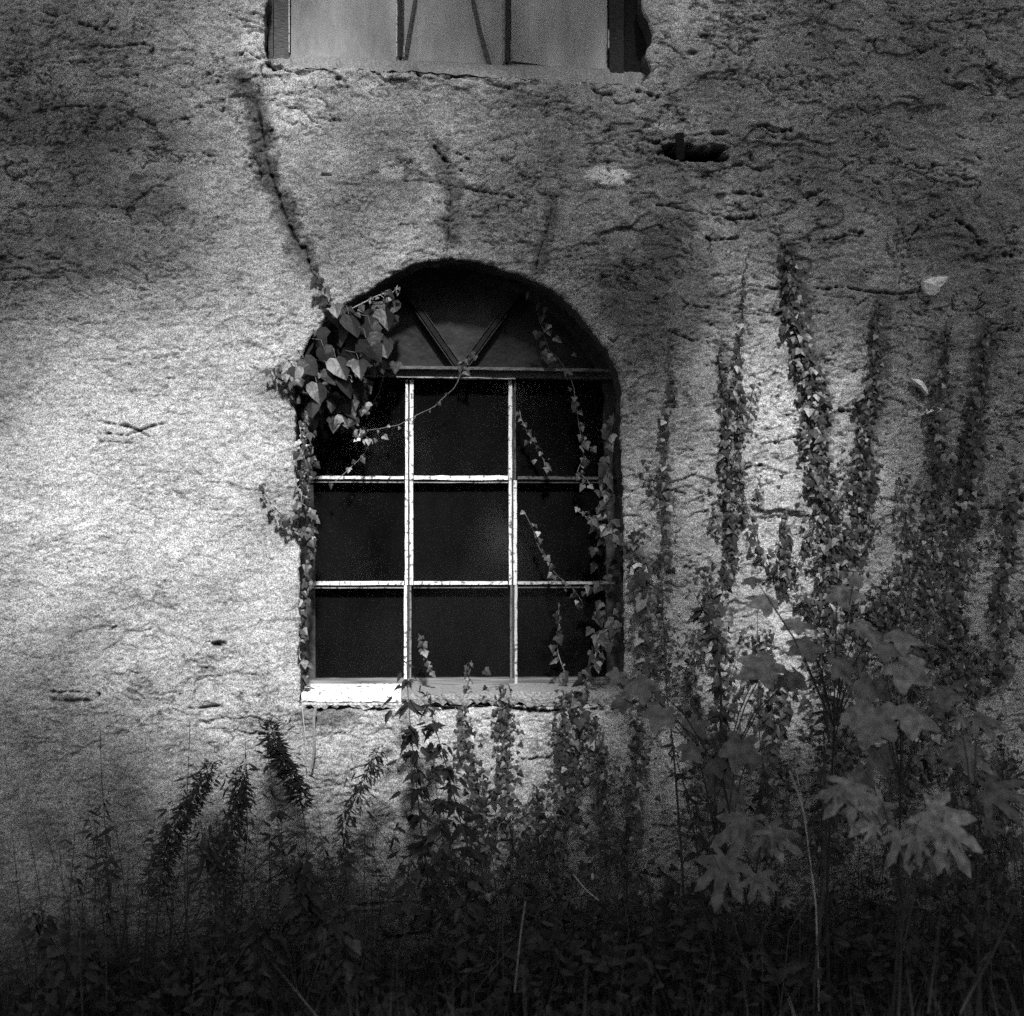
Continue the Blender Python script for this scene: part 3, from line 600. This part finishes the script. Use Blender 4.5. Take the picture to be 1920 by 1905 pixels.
for a in VN: vine(a[0], (a[1][0]*.9, a[1][1]*.85), a[2]*.64, a[3]*1.25, a[4], leaft=.75, dj=.035, shoots=int(len(a[0])*.9))
IW = 'ivy trails hanging across the window'
vine([(1066,690),(1078,745),(1087,800),(1095,850),(1085,885),(1105,905)], (3,10), 17, 1.1, 'thin ivy trail hanging down the top right pane', d=-.14, group=IW, pale=.0, leaft=1.7, stone=2, dj=.03, stem=1.6)
vine([(972,770),(985,800),(1000,830),(1020,862),(1030,895)], (4,10), 13, 1.2, 'short bright ivy trail of small leaves right of the bar in the top row', d=-.15, group=IW, pale=0, leaft=1.7, stone=2.5, dj=.02, stem=1.4)
vine([(980,958),(1000,995),(1018,1040),(1040,1075),(1080,1110),(1095,1135)], (3,8), 14, 1.1, 'fine ivy trail of tiny leaves crossing the middle right pane', d=-.15, group=IW, pale=.02, leaft=1.7, stone=1.6, dj=.02, stem=1.3)
vine([(1150,775),(1142,850),(1136,920),(1128,960),(1160,1010)], (6,16), 26, 1.5, 'ivy trail of large leaves along the right jamb', d=-.08, group=IW, pale=.0, leaft=1.5, stone=2, dj=.05, stem=2)
vine([(1080,955),(1108,975),(1130,992),(1160,1008),(1195,1030),(1238,1060)], (6,18), 24, 1.5, 'bright forked ivy branch crossing the right jamb', d=-.03, group=IW, pale=.03, leaft=1.7, stone=3, dj=.05, stem=3)
vine([(1046,1130),(1050,1160),(1042,1200),(1052,1240),(1062,1275)], (8,14), 18, .9, 'pale curved ivy stem in the lowest right pane', d=-.13, group=IW, pale=.02, leaft=1.5, stone=3, dj=.03, stem=2.6)
vine([(1165,1168),(1135,1180),(1120,1215),(1103,1260),(1092,1300),(1088,1350),(1092,1400)], (8,12), 26, 1.2, 'thick pale ivy branch bowed over the sill at the right', d=.02, group=IW, pale=.03, leaft=1.3, stone=3.6, dj=.04, stem=6.5)
vine([(1130,940),(1140,1050),(1135,1150),(1130,1240)], (24,28), 26, 1.8, 'shadowed curtain of large ivy leaves in the right corner of the window', d=-.10, group=IW, pale=.0, leaft=.9, dj=.07)
vine([(1190,990),(1195,1060),(1200,1130),(1215,1230),(1225,1320)], (12,20), 20, 2.8, 'ivy clump on the wall edge right of the window', d=.02, pale=.12)
vine([(785,1188),(795,1215),(800,1240),(812,1265)], (7,9), 15, 1.7, 'small ivy shoot with pale leaves in front of the lowest middle pane', d=-.10, group=IW, pale=.02, leaft=2.4, dj=.02, stem=1.6)
vine([(884,1238),(880,1262),(876,1290),(872,1320)], (6,9), 16, 2.4, 'small ivy shoot rising over the sill left of the right bar', d=-.03, group=IW, pale=.02, leaft=1.7, dj=.02, stem=1.6)
vine([(862,704),(846,735),(815,762),(780,780),(745,797),(700,806),(670,806)], (3,6), 8, .4, 'long thin ivy tendril crossing the left bar of the top row', d=-.13, group=IW, pale=.02, leaft=1.8, stone=1.6, dj=.02, stem=1.8)
vine([(720,702),(712,730),(700,755),(688,785)], (2,5), 12, .8, 'short tendril hanging from the transom at the left', d=-.15, group=IW, leaft=1.5, stone=1.6, dj=.02, stem=1.3)
vine([(690,835),(682,855),(665,870),(640,890),(628,905)], (3,10), 15, .7, 'wiry tendril in the left pane of the top row above its bright bar', d=-.13, group=IW, leaft=1.6, stone=2, dj=.02, stem=1.5)
vine([(893,660),(882,668),(872,682),(866,700)], (4,4), 16, 2.2, 'tiny ivy shoot climbing the right arm of the V in the arch', d=-.15, group=IW, leaft=1.6, stone=2, dj=.02, stem=1.3)
vine([(1005,540),(1012,600),(1025,650),(1062,692)], (10,16), 22, .9, 'shadowed ivy trail under the arch at the right', d=-.12, group=IW, leaft=.9, pale=0, dj=.02, stem=1.3)
vine([(748,535),(735,548),(712,552),(690,562),(660,580),(620,596),(588,618),(560,655)], (4,7), 17, 1.0, 'bright ivy branch running along the underside of the arch at the left', d=-.03, group=IW, pale=.05, leaft=1.9, stone=4, dj=.03, stem=5)
vine([(640,798),(660,808),(680,815),(690,822)], (20,20), 13, 5, 'cluster of small bright ivy leaves in the top left pane', d=-.10, group=IW, pale=.12, leaft=1.8, dj=.03, stem=1.2)
vine([(570,775),(585,850),(578,930),(582,1020),(575,1100),(572,1180),(570,1285)], (9,4), 17, 2.2, 'ivy strip running down the left jamb of the window', d=-.02, pale=.06, group=IW, leaft=1.2)
vine([(560,790),(572,850),(568,920),(560,970)], (8,13), 15, 2.6, 'curly pale ivy shoots on the left jamb beside the top row', d=.02, pale=.14, group=IW, leaft=1.3, stone=3)
vine([(488,905),(498,925),(515,955),(540,975),(568,1000),(585,1010)], (4,7), 12, 1.8, 'small ivy branch reaching out over the bright wall left of the window', d=.015, pale=.0)
vine([(505,690),(530,700),(550,705),(565,712)], (9,15), 13, 3.5, 'faded ivy tuft on the stained wall left of the arch', d=.015, pale=.06)
vine([(590,500),(600,525),(612,548),(628,575)], (6,5), 22, 1.6, 'two or three dark ivy leaves beside the crack above the arch', d=.02, pale=0)
# large hanging ivy leaves, upper left corner of the arch: one plant
random.seed(5)
root = empty('ivy_vine', P(560,690,.02), 'cluster of large overlapping ivy leaves hanging in the upper left corner of the arch', 'ivy', IW)
lf = MB(); st = MB()
BIG = [(598,640,44,.9,0),(575,688,38,.8,.3),(635,690,44,.85,.1),(632,590,44,.9,-.2),(660,610,46,.55,0),(700,600,54,.6,.1),(692,655,48,.6,.2),(650,720,46,.45,0),(600,735,40,.65,.1),(628,755,36,.5,0),(565,615,30,1.6,-.5),
 (655,660,44,.4,0),(700,625,40,.4,0),(720,650,40,.3,0),(668,735,38,.35,.1),(585,715,36,.5,.4),(612,665,34,.55,0),(640,630,36,.6,.3),(728,600,38,.3,.1),(585,660,34,.7,-.3),(560,700,30,.5,0),(678,690,36,.4,.2),(745,575,30,.3,0),(592,765,34,.6,0),(655,770,32,.4,.2),(620,705,34,.4,0)]
for i, (x, y, s_, tn, an) in enumerate(BIG):
    d_ = random.uniform(-.06, .035); p = P(x-6, y-s_*.45, d_)
    lf.leaf(HEART if i % 3 else IVY, p, Vector((math.sin(an)+random.gauss(.25,.3), random.uniform(-.6,0), -1)), Vector((random.gauss(0,.6), -1, random.uniform(-.1,.9))), s_*PX*1.12, tn*.6, 1.05, .28)
    st.tube([P(x-6, y-s_*.45, d_), P(x-10, y-s_*.8, d_-.01), P(x-30, y-s_*.9, -.02)], .0012, .0016, 4, 1.2)
for _ in range(150):
    x = random.uniform(556,745); y = random.uniform(570,790)
    if y < 700-(x-556)*.72+18: continue
    if x > 690 and y > 690: continue
    lf.leaf(IVY, P(x, y, random.uniform(-.14,-.03)), (random.gauss(.2,.5), -.3, -1), (random.gauss(0,.5), -1, .4), 30*PX*random.uniform(.4,1.1), random.uniform(.25,.85), 1, .25)
st.build('stem', M['stem'], root); lf.build('foliage', M['leaf'], root)

# ------------------------------------------------------------------ tall weeds against the wall
def weed(pts, d, ll, dens, label, shape=NETTLE, cat='weed', droop=.7, wide=1.0, name='tall_weed', start=0, end=1, stem=2.4, group='tall weeds along the foot of the wall', tn=1.0, nw=.68, sten=.55, tops=1.0, wh=0, mt='weed', topdense=0, tw=True):
    """pts from the tip down to the ground in surveyed pixels"""
    global nv; nv += 1; random.seed(300+nv)
    L = sum(math.hypot(pts[i+1][0]-pts[i][0], pts[i+1][1]-pts[i][1]) for i in range(len(pts)-1))
    g0 = P(pts[-1][0], pts[-1][1], d); root = empty(name, (g0.x, g0.y, max(0, g0.z)), label, cat, group)
    st = MB(); lf = MB(); n = max(8, int(L/20))
    sp = [P(*path_at(pts, i/(n-1))[:2], d) for i in range(n)]
    gnd = Vector((sp[-1].x, sp[-1].y, 0))
    if sp[-1].z > .02: sp += [sp[-1].lerp(gnd, .5), gnd]
    st.tube(sp, .0010, stem*PX*.5, 5, sten)
    N_ = int(L*dens/10); az = random.uniform(0,6)
    for i in range(N_):
        s = start+(end-start)*((i+random.random())/N_)**(1+topdense)
        if shape is NETTLE and wh == 0:
            nd = 46/L; s = min(1, max(0, (round(s/nd)+random.gauss(0,.10)+.13*math.sin(round(s/nd)*5))*nd))
        x, y = path_at(pts, s)[:2]; p0 = P(x, y, d)
        if tw and random.random() < .25: p0 = p0 + Vector((random.gauss(0,1)*14*PX, random.gauss(0,.012), random.gauss(0,8)*PX))
        az += 2.4; a = az + random.gauss(0,.4)
        out = Vector((math.cos(a), math.sin(a)*.7-.15, 0)); dr = droop*random.uniform(.3,1.3); upw = (.8 if s < .06 else 0)
        tip = out+Vector((0,0,-dr+upw)); dr = dr*random.uniform(.2,1.9); tip = out*random.uniform(.5,1.5)+Vector((random.gauss(0,.3),0,-dr+upw+random.gauss(0,.25))); sz = ll*random.choice((.45,.6,.8,1,1.25))*random.uniform(.85,1.1)*(.45+.55*min(1, s*6)*1.0)*tops
        wide_ = wide*(nw if shape is NETTLE and wh == 0 else 1); p = p0+out*(.006+wh*PX*random.random()*(1+1.5*s))
        lf.leaf(shape, p, tip, Vector((random.gauss(0,.3), -.6, 1)), sz*PX, random.uniform(.5,1.6)*tn*(2.2 if random.random() < .08 else 1), wide_*random.uniform(.8,1.2), random.uniform(.1,.4))
    st.build('stem', M['stem'], root); lf.build('foliage', M[mt], root)
    return root
G = 1860
weed([(188,1368),(190,1450),(198,1560),(203,1680),(198,1800),(196,G)], .12, 34, .8, 'lone thin weed stem furthest left against the bright wall', LANCE, droop=.9, start=.28, end=.75)
weed([(356,1350),(354,1420),(350,1500),(352,1650),(350,1780),(350,G)], .20, 20, .35, 'straight bare weed stalk standing left of the two bushy spikes', LANCE, start=.2)
weed([(396,1428),(378,1470),(346,1520),(318,1570),(304,1620),(296,1700),(290,G)], .25, 16, 22, 'bushy weed spike bending right at its tip, left of the window', LANCE, droop=.5, wh=8, tn=.8, end=.8, wide=1.2, topdense=.2)
weed([(450,1440),(452,1480),(440,1530),(428,1590),(420,1650),(418,1740),(425,G)], .3, 16, 20, 'bushy upright weed spike beside the one that bends right', LANCE, droop=.8, wh=8, tn=.8, end=.8, wide=1.2, topdense=.2)
weed([(508,1355),(516,1400),(540,1440),(562,1490),(572,1550),(577,1640),(582,G)], .18, 19, 14, 'dark leafy weed with a star shaped tip below the left end of the sill', LANCE, droop=.3, wh=5, tn=.5, end=.55, wide=1.1, topdense=.4)
weed([(460,1385),(462,1450),(464,1560),(458,1620),(450,1740),(445,G)], .24, 22, .9, 'upright thin weed with few leaves between the upright bushy spike and the star tipped weed', LANCE)
weed([(500,1400),(515,1500),(530,1600),(534,1680),(536,G)], .20, 26, 1.7, 'slim leaning weed left of the star tipped weed', NETTLE)
weed([(712,1400),(695,1440),(672,1480),(650,1540),(640,1620),(636,1740),(634,G)], .22, 18, 9, 'feathery weed spike leaning right below the white sill', LANCE, droop=.9, wh=6, tn=.8, topdense=.3)
weed([(762,1240),(766,1320),(773,1400),(782,1480),(790,1560),(802,1650),(815,1760),(820,G)], .22, 34, 3.6, 'tallest nettle, crossing the left glazing bar and the end of the white sill', NETTLE, droop=.9, stem=4, tn=.6)
weed([(800,1300),(815,1360),(838,1440),(858,1520),(880,1600),(890,1700),(895,G)], .22, 32, 3.2, 'nettle leaning left in front of the sill, right of the tallest nettle', NETTLE, droop=.9, stem=3.4, tn=.6)
weed([(812,1420),(822,1520),(836,1620),(848,1720),(850,G)], .28, 32, 3.2, 'shorter nettle between the two tall ones', NETTLE, droop=.8, stem=3)
weed([(565,1600),(575,1660),(600,1740),(610,G)], .32, 36, 6, 'low bushy nettle under the star tipped weed', NETTLE, tn=.8, wh=12)
weed([(768,1600),(760,1700),(758,G)], .36, 30, 1.8, 'low nettle left of the tallest nettle stem', NETTLE, tn=.8, wh=4)
weed([(870,1600),(872,1720),(875,G)], .36, 30, 1.8, 'low nettle right of the leaning nettle', NETTLE, tn=.8, wh=4)
weed([(376,1545),(385,1600),(392,1680),(400,G)], .35, 32, 3.6, 'small drooping weed between the two bushy spikes', LANCE, tn=.8, wh=6)
weed([(640,1700),(650,1780),(655,G)], .5, 28, 5, 'low leafy weed beneath the feathery spike', NETTLE, tn=.9, wh=14)
weed([(1243,1150),(1246,1220),(1250,1300),(1262,1400),(1270,1500),(1280,1640),(1285,G)], .16, 18, .8, 'dark straight stalk just right of the sill', NETTLE, stem=6)
weed([(1420,1140),(1420,1260),(1424,1380),(1440,1500),(1455,1640),(1460,G)], .18, 14, .4, 'thin bare stalk crossing the bright strip of wall', NETTLE, stem=2.4)
weed([(1300,1110),(1322,1150),(1345,1200),(1352,1300),(1350,1420),(1356,1560),(1360,G)], .3, 30, 1.8, 'tall forked weed stem right of the straight stalk', NETTLE, stem=8, tn=.8)
weed([(1255,1380),(1285,1480),(1305,1580),(1320,1700),(1325,G)], .34, 26, 1.4, 'dark stalk slanting right, low beside the bare wall patch', NETTLE, stem=7)
weed([(1540,1200),(1545,1320),(1545,1450),(1540,1600),(1536,G)], .45, 28, 1.5, 'upright weed in front of the tallest ivy', NETTLE, stem=4)
weed([(1490,1430),(1500,1480),(1512,1560),(1530,1700),(1535,G)], .5, 18, .4, 'pale bowed stalk low in front of the ivy', LANCE, stem=4, sten=4)
weed([(60,1700),(80,1760),(90,G)], .4, 28, 5, 'low dark weed in the left corner', NETTLE, tn=.8, wh=16)
weed([(150,1720),(150,1800),(155,G)], .5, 28, 5, 'low dark weed next to the lone thin stem', NETTLE, tn=.7, wh=18)
weed([(480,1700),(485,1780),(490,G)], .4, 28, 5, 'low nettle in front of the bright wall below the slim leaning weed', NETTLE, tn=.8, wh=14)

# ------------------------------------------------------------------ broad leaved plants on the right
def broad(base, tips, label, d0, group='broad leaved plants in front of the ivy', name='broadleaf_plant', shape=PALM):
    global nv; nv += 1; random.seed(500+nv)
    g0 = P(base, 1860, d0); g0 = Vector((g0.x, g0.y, 0)); root = empty(name, g0, label, 'plant', group); st = MB()
    zc = max(P(t_[0], t_[1], d0).z for t_ in tips)
    mid_ = P(sum(t_[0] for t_ in tips)/len(tips), 1300, d0); top = Vector((mid_.x, g0.y, zc*.72))
    st.tube([g0, g0.lerp(top, .5)+Vector((random.uniform(-.03,.03),0,0)), top], .006, .003, 6, .3)
    ex = [(x+random.gauss(0,34), y+random.gauss(8,26)+(40 if shape is PALM else 0), s_*(.45 if shape is PALM else .75), ang+random.gauss(0,.7), tl*random.uniform(.6,1.3), tn*.8) for (x, y, s_, ang, tl, tn) in tips]
    for (x, y, s_, ang, tl, tn) in tips+ex:
        p = P(x, y, d0+random.uniform(-.05,.12)); q = g0.lerp(top, min(1, max(.25, (p.z-.25)/top.z*1.0)))
        st.tube([q, q.lerp(p, .5)+Vector((0,0,.04)), p], .0028, .0015, 5, .5)
        lf = MB(); lf.leaf(shape, p, Vector((math.sin(ang), -.35, -math.cos(ang))), Vector((random.uniform(-.2,.2), -1, tl)), s_*PX*(random.choice((.82,.95)) if shape is PALM else random.choice((.5,.62,.74)))*(5-d0)/5, tn*random.uniform(.6,.9), random.uniform(.8,1.05), random.uniform(.15,.55)); o = lf.build('leaf', M['broad'], root)
    st.build('stem', M['stem'], root)
broad(1560, [(1570,1100,70,1.5,1.6,1.8),(1610,1165,85,1.2,1.8,1.7),(1500,1165,90,-1.3,1.7,1.4),(1440,1120,60,-1.4,1.6,1.4),(1580,1240,90,.4,1.2,1.3),(1680,1180,80,1.3,1.7,1.4)], 'tall plant with flat pale leaves in front of the tallest ivy', .6, shape=MAPLE)
broad(1430, [(1440,1240,95,-1.2,1.3,1.5),(1490,1260,80,.8,1.4,1.4),(1390,1390,100,-.3,.8,1.0),(1210,1270,75,-1.2,1.2,1.3),(1240,1330,60,-.5,1,1.2)], 'plant with broad grey leaves beside the right end of the sill', .45, shape=MAPLE)
broad(1660, [(1690,1240,95,1.0,1.4,1.4),(1640,1330,110,-.4,1.2,1.5),(1700,1320,105,1.1,1.3,1.6),(1760,1290,80,1.4,1.4,1.2),(1650,1410,100,.2,.9,1.0)], 'plant with the broadest leaves in the middle of the right thicket', .75, shape=MAPLE)
broad(1690, [(1655,1505,95,-.9,.5,1.6),(1690,1560,95,.2,.25,1.8),(1745,1520,120,1.0,.6,1.7),(1770,1545,125,.45,.35,1.7),(1600,1470,90,-.9,1.,1.1)], 'plant with large star shaped palmate leaves low on the right', 1.0)
broad(1400, [(1400,1535,105,-.5,.8,1.0),(1440,1555,95,1.0,.9,1.0),(1360,1610,100,-.3,.7,.8),(1420,1640,70,.4,.5,.8)], 'low plant with drooping dark palmate leaves right of the bare wall patch', .6)
broad(1820, [(1800,1390,90,.9,1.2,1.0),(1850,1480,100,1.4,.7,.7),(1830,1340,70,1.3,1.4,1.0)], 'plant with feathery dark leaves near the right edge', .9, shape=PALM)
broad(1330, [(1350,1440,80,.6,.9,.8),(1300,1400,70,-.8,.9,.9),(1370,1480,80,.8,.7,.8)], 'plant with dull leaves around the forked weed stem', .4, shape=MAPLE)
# curled dead leaf and loose stalks
k = MB(); pts = [P(x,y,.06) for (x,y) in ((1184,1078),(1186,1064),(1196,1058),(1208,1062),(1212,1076),(1206,1092))]
for i in range(len(pts)-1):
    k.bar(pts[i]+Vector((0,random.uniform(-.01,.01),0)), pts[i+1], .012, .008, 2.4, .0015)
tag(k.build('dead_leaf', M['dry']), 'curled pale dead leaf caught on the ivy right of the window', 'leaf')
def stalk(pts, d, label, r=1.6, tn=1.0, m_='dry'):
    k = MB(); k.tube([P(x, y, d) for (x, y) in smooth_path(pts, 8)], r*PX*.5, r*PX*.5, 5, tn)
    tag(k.build('dry_stalk', M[m_]), label, 'stalk', 'loose dry stalks among the weeds')
stalk([(566,1320),(572,1380),(574,1440)], .03, 'two thin pale rootlets hanging at the left end of the sill, longer one', 2.2, 1.4)
stalk([(592,1325),(588,1350),(590,1400),(584,1440)], .03, 'pale short root hanging in the dark patch beneath the white sill', 5, .9)
stalk([(765,1545),(758,1580),(742,1620)], .3, 'bright straw leaning left on the bright wall below the sill', 2, 1.4)
stalk([(1075,1640),(1100,1670),(1128,1692)], .4, 'bright straw slanting right in front of the ivy columns', 2.2, 1.2)
stalk([(435,1680),(500,1610),(560,1560)], .2, 'long dark stalk leaning right across the weed stems', 2.4, .12)
stalk([(1480,1445),(1498,1490),(1512,1545)], .5, 'bright bowed straw beside the bright strip of wall', 4, 1.0)
stalk([(1905,1700),(1860,1790),(1800,1900)], 1.0, 'thick long stalk leaning right in the right corner', 5, .12)
stalk([(1545,1440),(1550,1600),(1530,1800),(1525,1890)], .8, 'upright grey cane low in front of the ivy', 4, .12)
stalk([(1630,1560),(1640,1640)], .9, 'short straw under the palmate leaves', 2.4, .6)
stalk([(1770,1620),(1765,1700),(1740,1900)], 1.0, 'upright grey cane below the largest palmate leaf', 4, .1)
stalk([(985,1690),(975,1760),(965,1860)], .7, 'tall pale grass stalk at the bottom centre', 3, .5)

# ------------------------------------------------------------------ ground, grass and undergrowth
k = MB(); n = 60
gv = []; gf = []
for j in range(n+1):
    for i in range(n+1):
        x = -60+120*i/n; y = -80+80.02*(1-(1-j/n)**2); x = x*(.12+.88*abs(x)/60); gv.append((x, y, .02*math.sin(x*3.1+y*1.7)+.02*math.sin(y*4.3)-.03))
for j in range(n):
    for i in range(n): gf.append((j*(n+1)+i, j*(n+1)+i+1, (j+1)*(n+1)+i+1, (j+1)*(n+1)+i))
k.add(gv, gf); tag(k.build('ground', M['soil']), kind='structure')
random.seed(41); k = MB()
def blade(x, y, h, lean, wd, tn):
    wd *= 1-.22*min(abs(y), 2.4); az = random.uniform(0, 6.28); dx, dy = math.cos(az)*lean, math.sin(az)*lean*.6; b = Vector((x, y, -.02)); sx = wd*.5
    p1 = b+Vector((dx*.25, dy*.25, h*.55)); p2 = b+Vector((dx, dy, h))
    k.add([b+Vector((-sx,0,0)), b+Vector((sx,0,0)), p1+Vector((sx*.8,0,0)), p1-Vector((sx*.8,0,0)), p2], [(0,1,2,3),(3,2,4)], tn)
for _ in range(26000):
    y = -random.random()**.8*2.4-.02; x = random.uniform(-2.6, 2.8); h = random.uniform(.10,.42)*(1+.21*max(0, x))*(1.5 if random.random() < .12 else 1)*(1+.2*abs(y))*(.75+.25*math.sin(x*4+y*3)*math.sin(x*1.3+2))
    blade(x, y, h, abs(random.gauss(0,.16))+.02, random.uniform(.002,.006), random.uniform(.3,1.8)*(random.uniform(2,5) if random.random() < .04 else 1))
for _ in range(260):
    x = random.uniform(-1.5, 1.95); y = -random.uniform(.05, .8); h = random.uniform(.45, .8)*(1+.3*max(0, x)*.5); p = Vector((x, y, 0)); dx = random.gauss(0,.10); bw_ = random.gauss(0,.05)
    k.tube([p, p+Vector((dx*.3+bw_*.5,0,h*.35)), p+Vector((dx*.7+bw_,0,h*.7)), p+Vector((dx*1.3,-.02,h))], .0022, .0009, 3, random.choice((.5,.8,.8,1.2,1.5,4)))
tag(k.build('grass', M['grass']), 'dark tangled grass along the foot of the wall', 'grass', kind='stuff')
k = MB()
for _ in range(6500):
    y = -random.uniform(.02, .7); x = random.uniform(-2.4, 2.6); zmax = .30+.20*max(0, min(1, (x+.6)/1.4))+.08*math.sin(x*5)+.05*math.sin(x*13+1)
    z = random.random()**.8*zmax; k.leaf(NETTLE if random.random() < .6 else IVY, (x, y, z), (random.gauss(0,1), random.gauss(-.3,.5), random.uniform(-1,.3)), (random.gauss(0,.5), -.7, random.uniform(.2,1)), random.uniform(.025,.055), random.uniform(.25,1.0), .8, .2)
for _ in range(130):
    x = random.uniform(-1.35, 1.7); y = -random.uniform(.08, .5); h = random.uniform(.45, .95)*(1 if x > -.3 else .85); dx = random.gauss(0,.06); p = Vector((x, y, 0))
    q = [p, p+Vector((dx*.4, 0, h*.4)), p+Vector((dx*.9,0,h*.75)), p+Vector((dx*1.5,0,h))]; k.tube(q, .0022, .0008, 3, random.uniform(.5,1.5))
    for _ in range(int(h*26)):
        t_ = random.uniform(.25,1)**.8*3; a = min(2, int(t_)); pp = q[a].lerp(q[a+1], t_-a); sg = random.choice((-1,1))
        k.leaf(LANCE, pp, (sg*random.uniform(.3,1), random.gauss(0,.5), random.uniform(-1.1,.5)), (random.gauss(0,.4), -.7, .8), random.uniform(.02,.055), random.uniform(.4,1.6), 1.1, .25)
tag(k.build('undergrowth', M['weed']), 'dark low leafy undergrowth in front of the wall', 'undergrowth', kind='stuff')

# ------------------------------------------------------------------ added foliage out of view, placed to shape the light on the wall
def lum(px, py):
    """wanted sunlight on this part of the wall; the added canopy opens to match"""
    def g(cx, cy, sx, sy, a): return a*math.exp(-((px-cx)/sx)**2-((py-cy)/sy)**2)
    v = .19 + g(230,920,390,330,1.1) + g(510,1150,260,330,.8) + g(450,230,170,330,.36) + g(720,400,260,300,.25) + g(1000,200,260,110,.12) + g(1430,830,120,330,.85) + g(1330,20,240,260,.5) + g(1080,260,160,160,.15) + g(1640,880,220,380,.34) + g(1560,1260,260,180,.3) + g(1120,330,140,120,.08) + g(1860,720,170,480,.16) + g(880,960,330,420,.8) + g(1330,330,120,140,.2) + g(1440,1250,90,200,.35) + g(880,1420,300,170,.45) + g(640,-60,300,260,.42)
    if py > 1480: v *= max(0, 1-(py-1480)/200)
    return min(1, v)
random.seed(77)
trees = [(empty('shade_blocker', (-4.6,-7.6,0), 'added leaf canopy on the left, out of view, shaped to shade the wall', 'tree', 'added canopies that block the sun'), Vector((-4.6,-7.6,0)), MB(), MB(), []),
         (empty('shade_blocker', (4.4,-7.2,0), 'added leaf canopy on the right, out of view, shaped to shade the wall', 'tree', 'added canopies that block the sun'), Vector((4.4,-7.2,0)), MB(), MB(), [])]
for _ in range(16000):
    px = random.uniform(-700, 2700); py = random.uniform(-1100, 2250)
    if random.random() < lum(px, py)*1.15: continue
    q = P(px, py, 0); tt = random.uniform(4.2, 5.6); p = q + SDIR*tt
    v_ = p-CAM; dep = v_.dot(fw)
    if dep > 0 and abs(v_.dot(up))/dep < .42 and abs(v_.dot(rt))/dep < .42: continue
    T = trees[0 if p.x < 0 else 1]; a = Vector((random.gauss(0,1), random.gauss(0,1), random.gauss(0,1)))
    T[3].leaf(HEART, p, a, SDIR+Vector((random.gauss(0,.4),)*3), random.uniform(.10,.17), random.uniform(.6,1.4)); T[4].append(p)
for (r_, b_, st, lf, pts) in trees:
    top = b_+Vector((0,.3,4.4)); st.tube([b_, b_+Vector((.1,0,1.6)), b_+Vector((-.05,.1,3.0)), top], .19, .11, 9, .8)
    for i in range(26):
        p = random.choice(pts); s0 = b_.lerp(top, random.uniform(.55,1)); mid_ = s0.lerp(p, .5)+Vector((0,0,.4))
        v_ = mid_-CAM
        st.tube([s0, s0.lerp(mid_, .5)+Vector((0,0,.15)), mid_, p], .05, .008, 5, .8)
    st.build('trunk', M['stem'], r_); lf.build('crown', M['weed'], r_)
random.seed(88)  # added tree row, out of view, keeps the reflections in the panes dark
for i, (x, y, h, rx, lb) in enumerate(((-9,-17,5.2,3.2,'added unseen tree at the far left, darkening the pane reflections'),(-2.5,-18,5.6,3.4,'added unseen tree left of centre, darkening the pane reflections'),(4,-17.5,5.4,3.4,'added unseen tree right of centre, darkening the pane reflections'),(10,-17,5.2,3.2,'added unseen tree at the far right, darkening the pane reflections'))):
    rt_ = empty('reflection_tree', (x,y,0), lb, 'tree', 'added row for dark reflections'); k = MB(); k.tube([(x,y,0),(x+.1,y,1),(x,y,h*.7)], .2, .06, 8); k.build('trunk', M['stem'], rt_)
    k = MB()
    for _ in range(2600):
        u = Vector((random.gauss(0,1), random.gauss(0,1), random.gauss(0,1))).normalized()*random.uniform(.55,1)**.5
        p = Vector((x+u.x*rx, y+u.y*rx*.7, h*.52+u.z*h*.5)); k.leaf(HEART, p, (random.gauss(0,1), random.gauss(0,1), -.5), (random.gauss(0,1), 1, random.gauss(0,1)), .42, random.uniform(.5,1.4))
    k.build('crown', M['weed'], rt_)
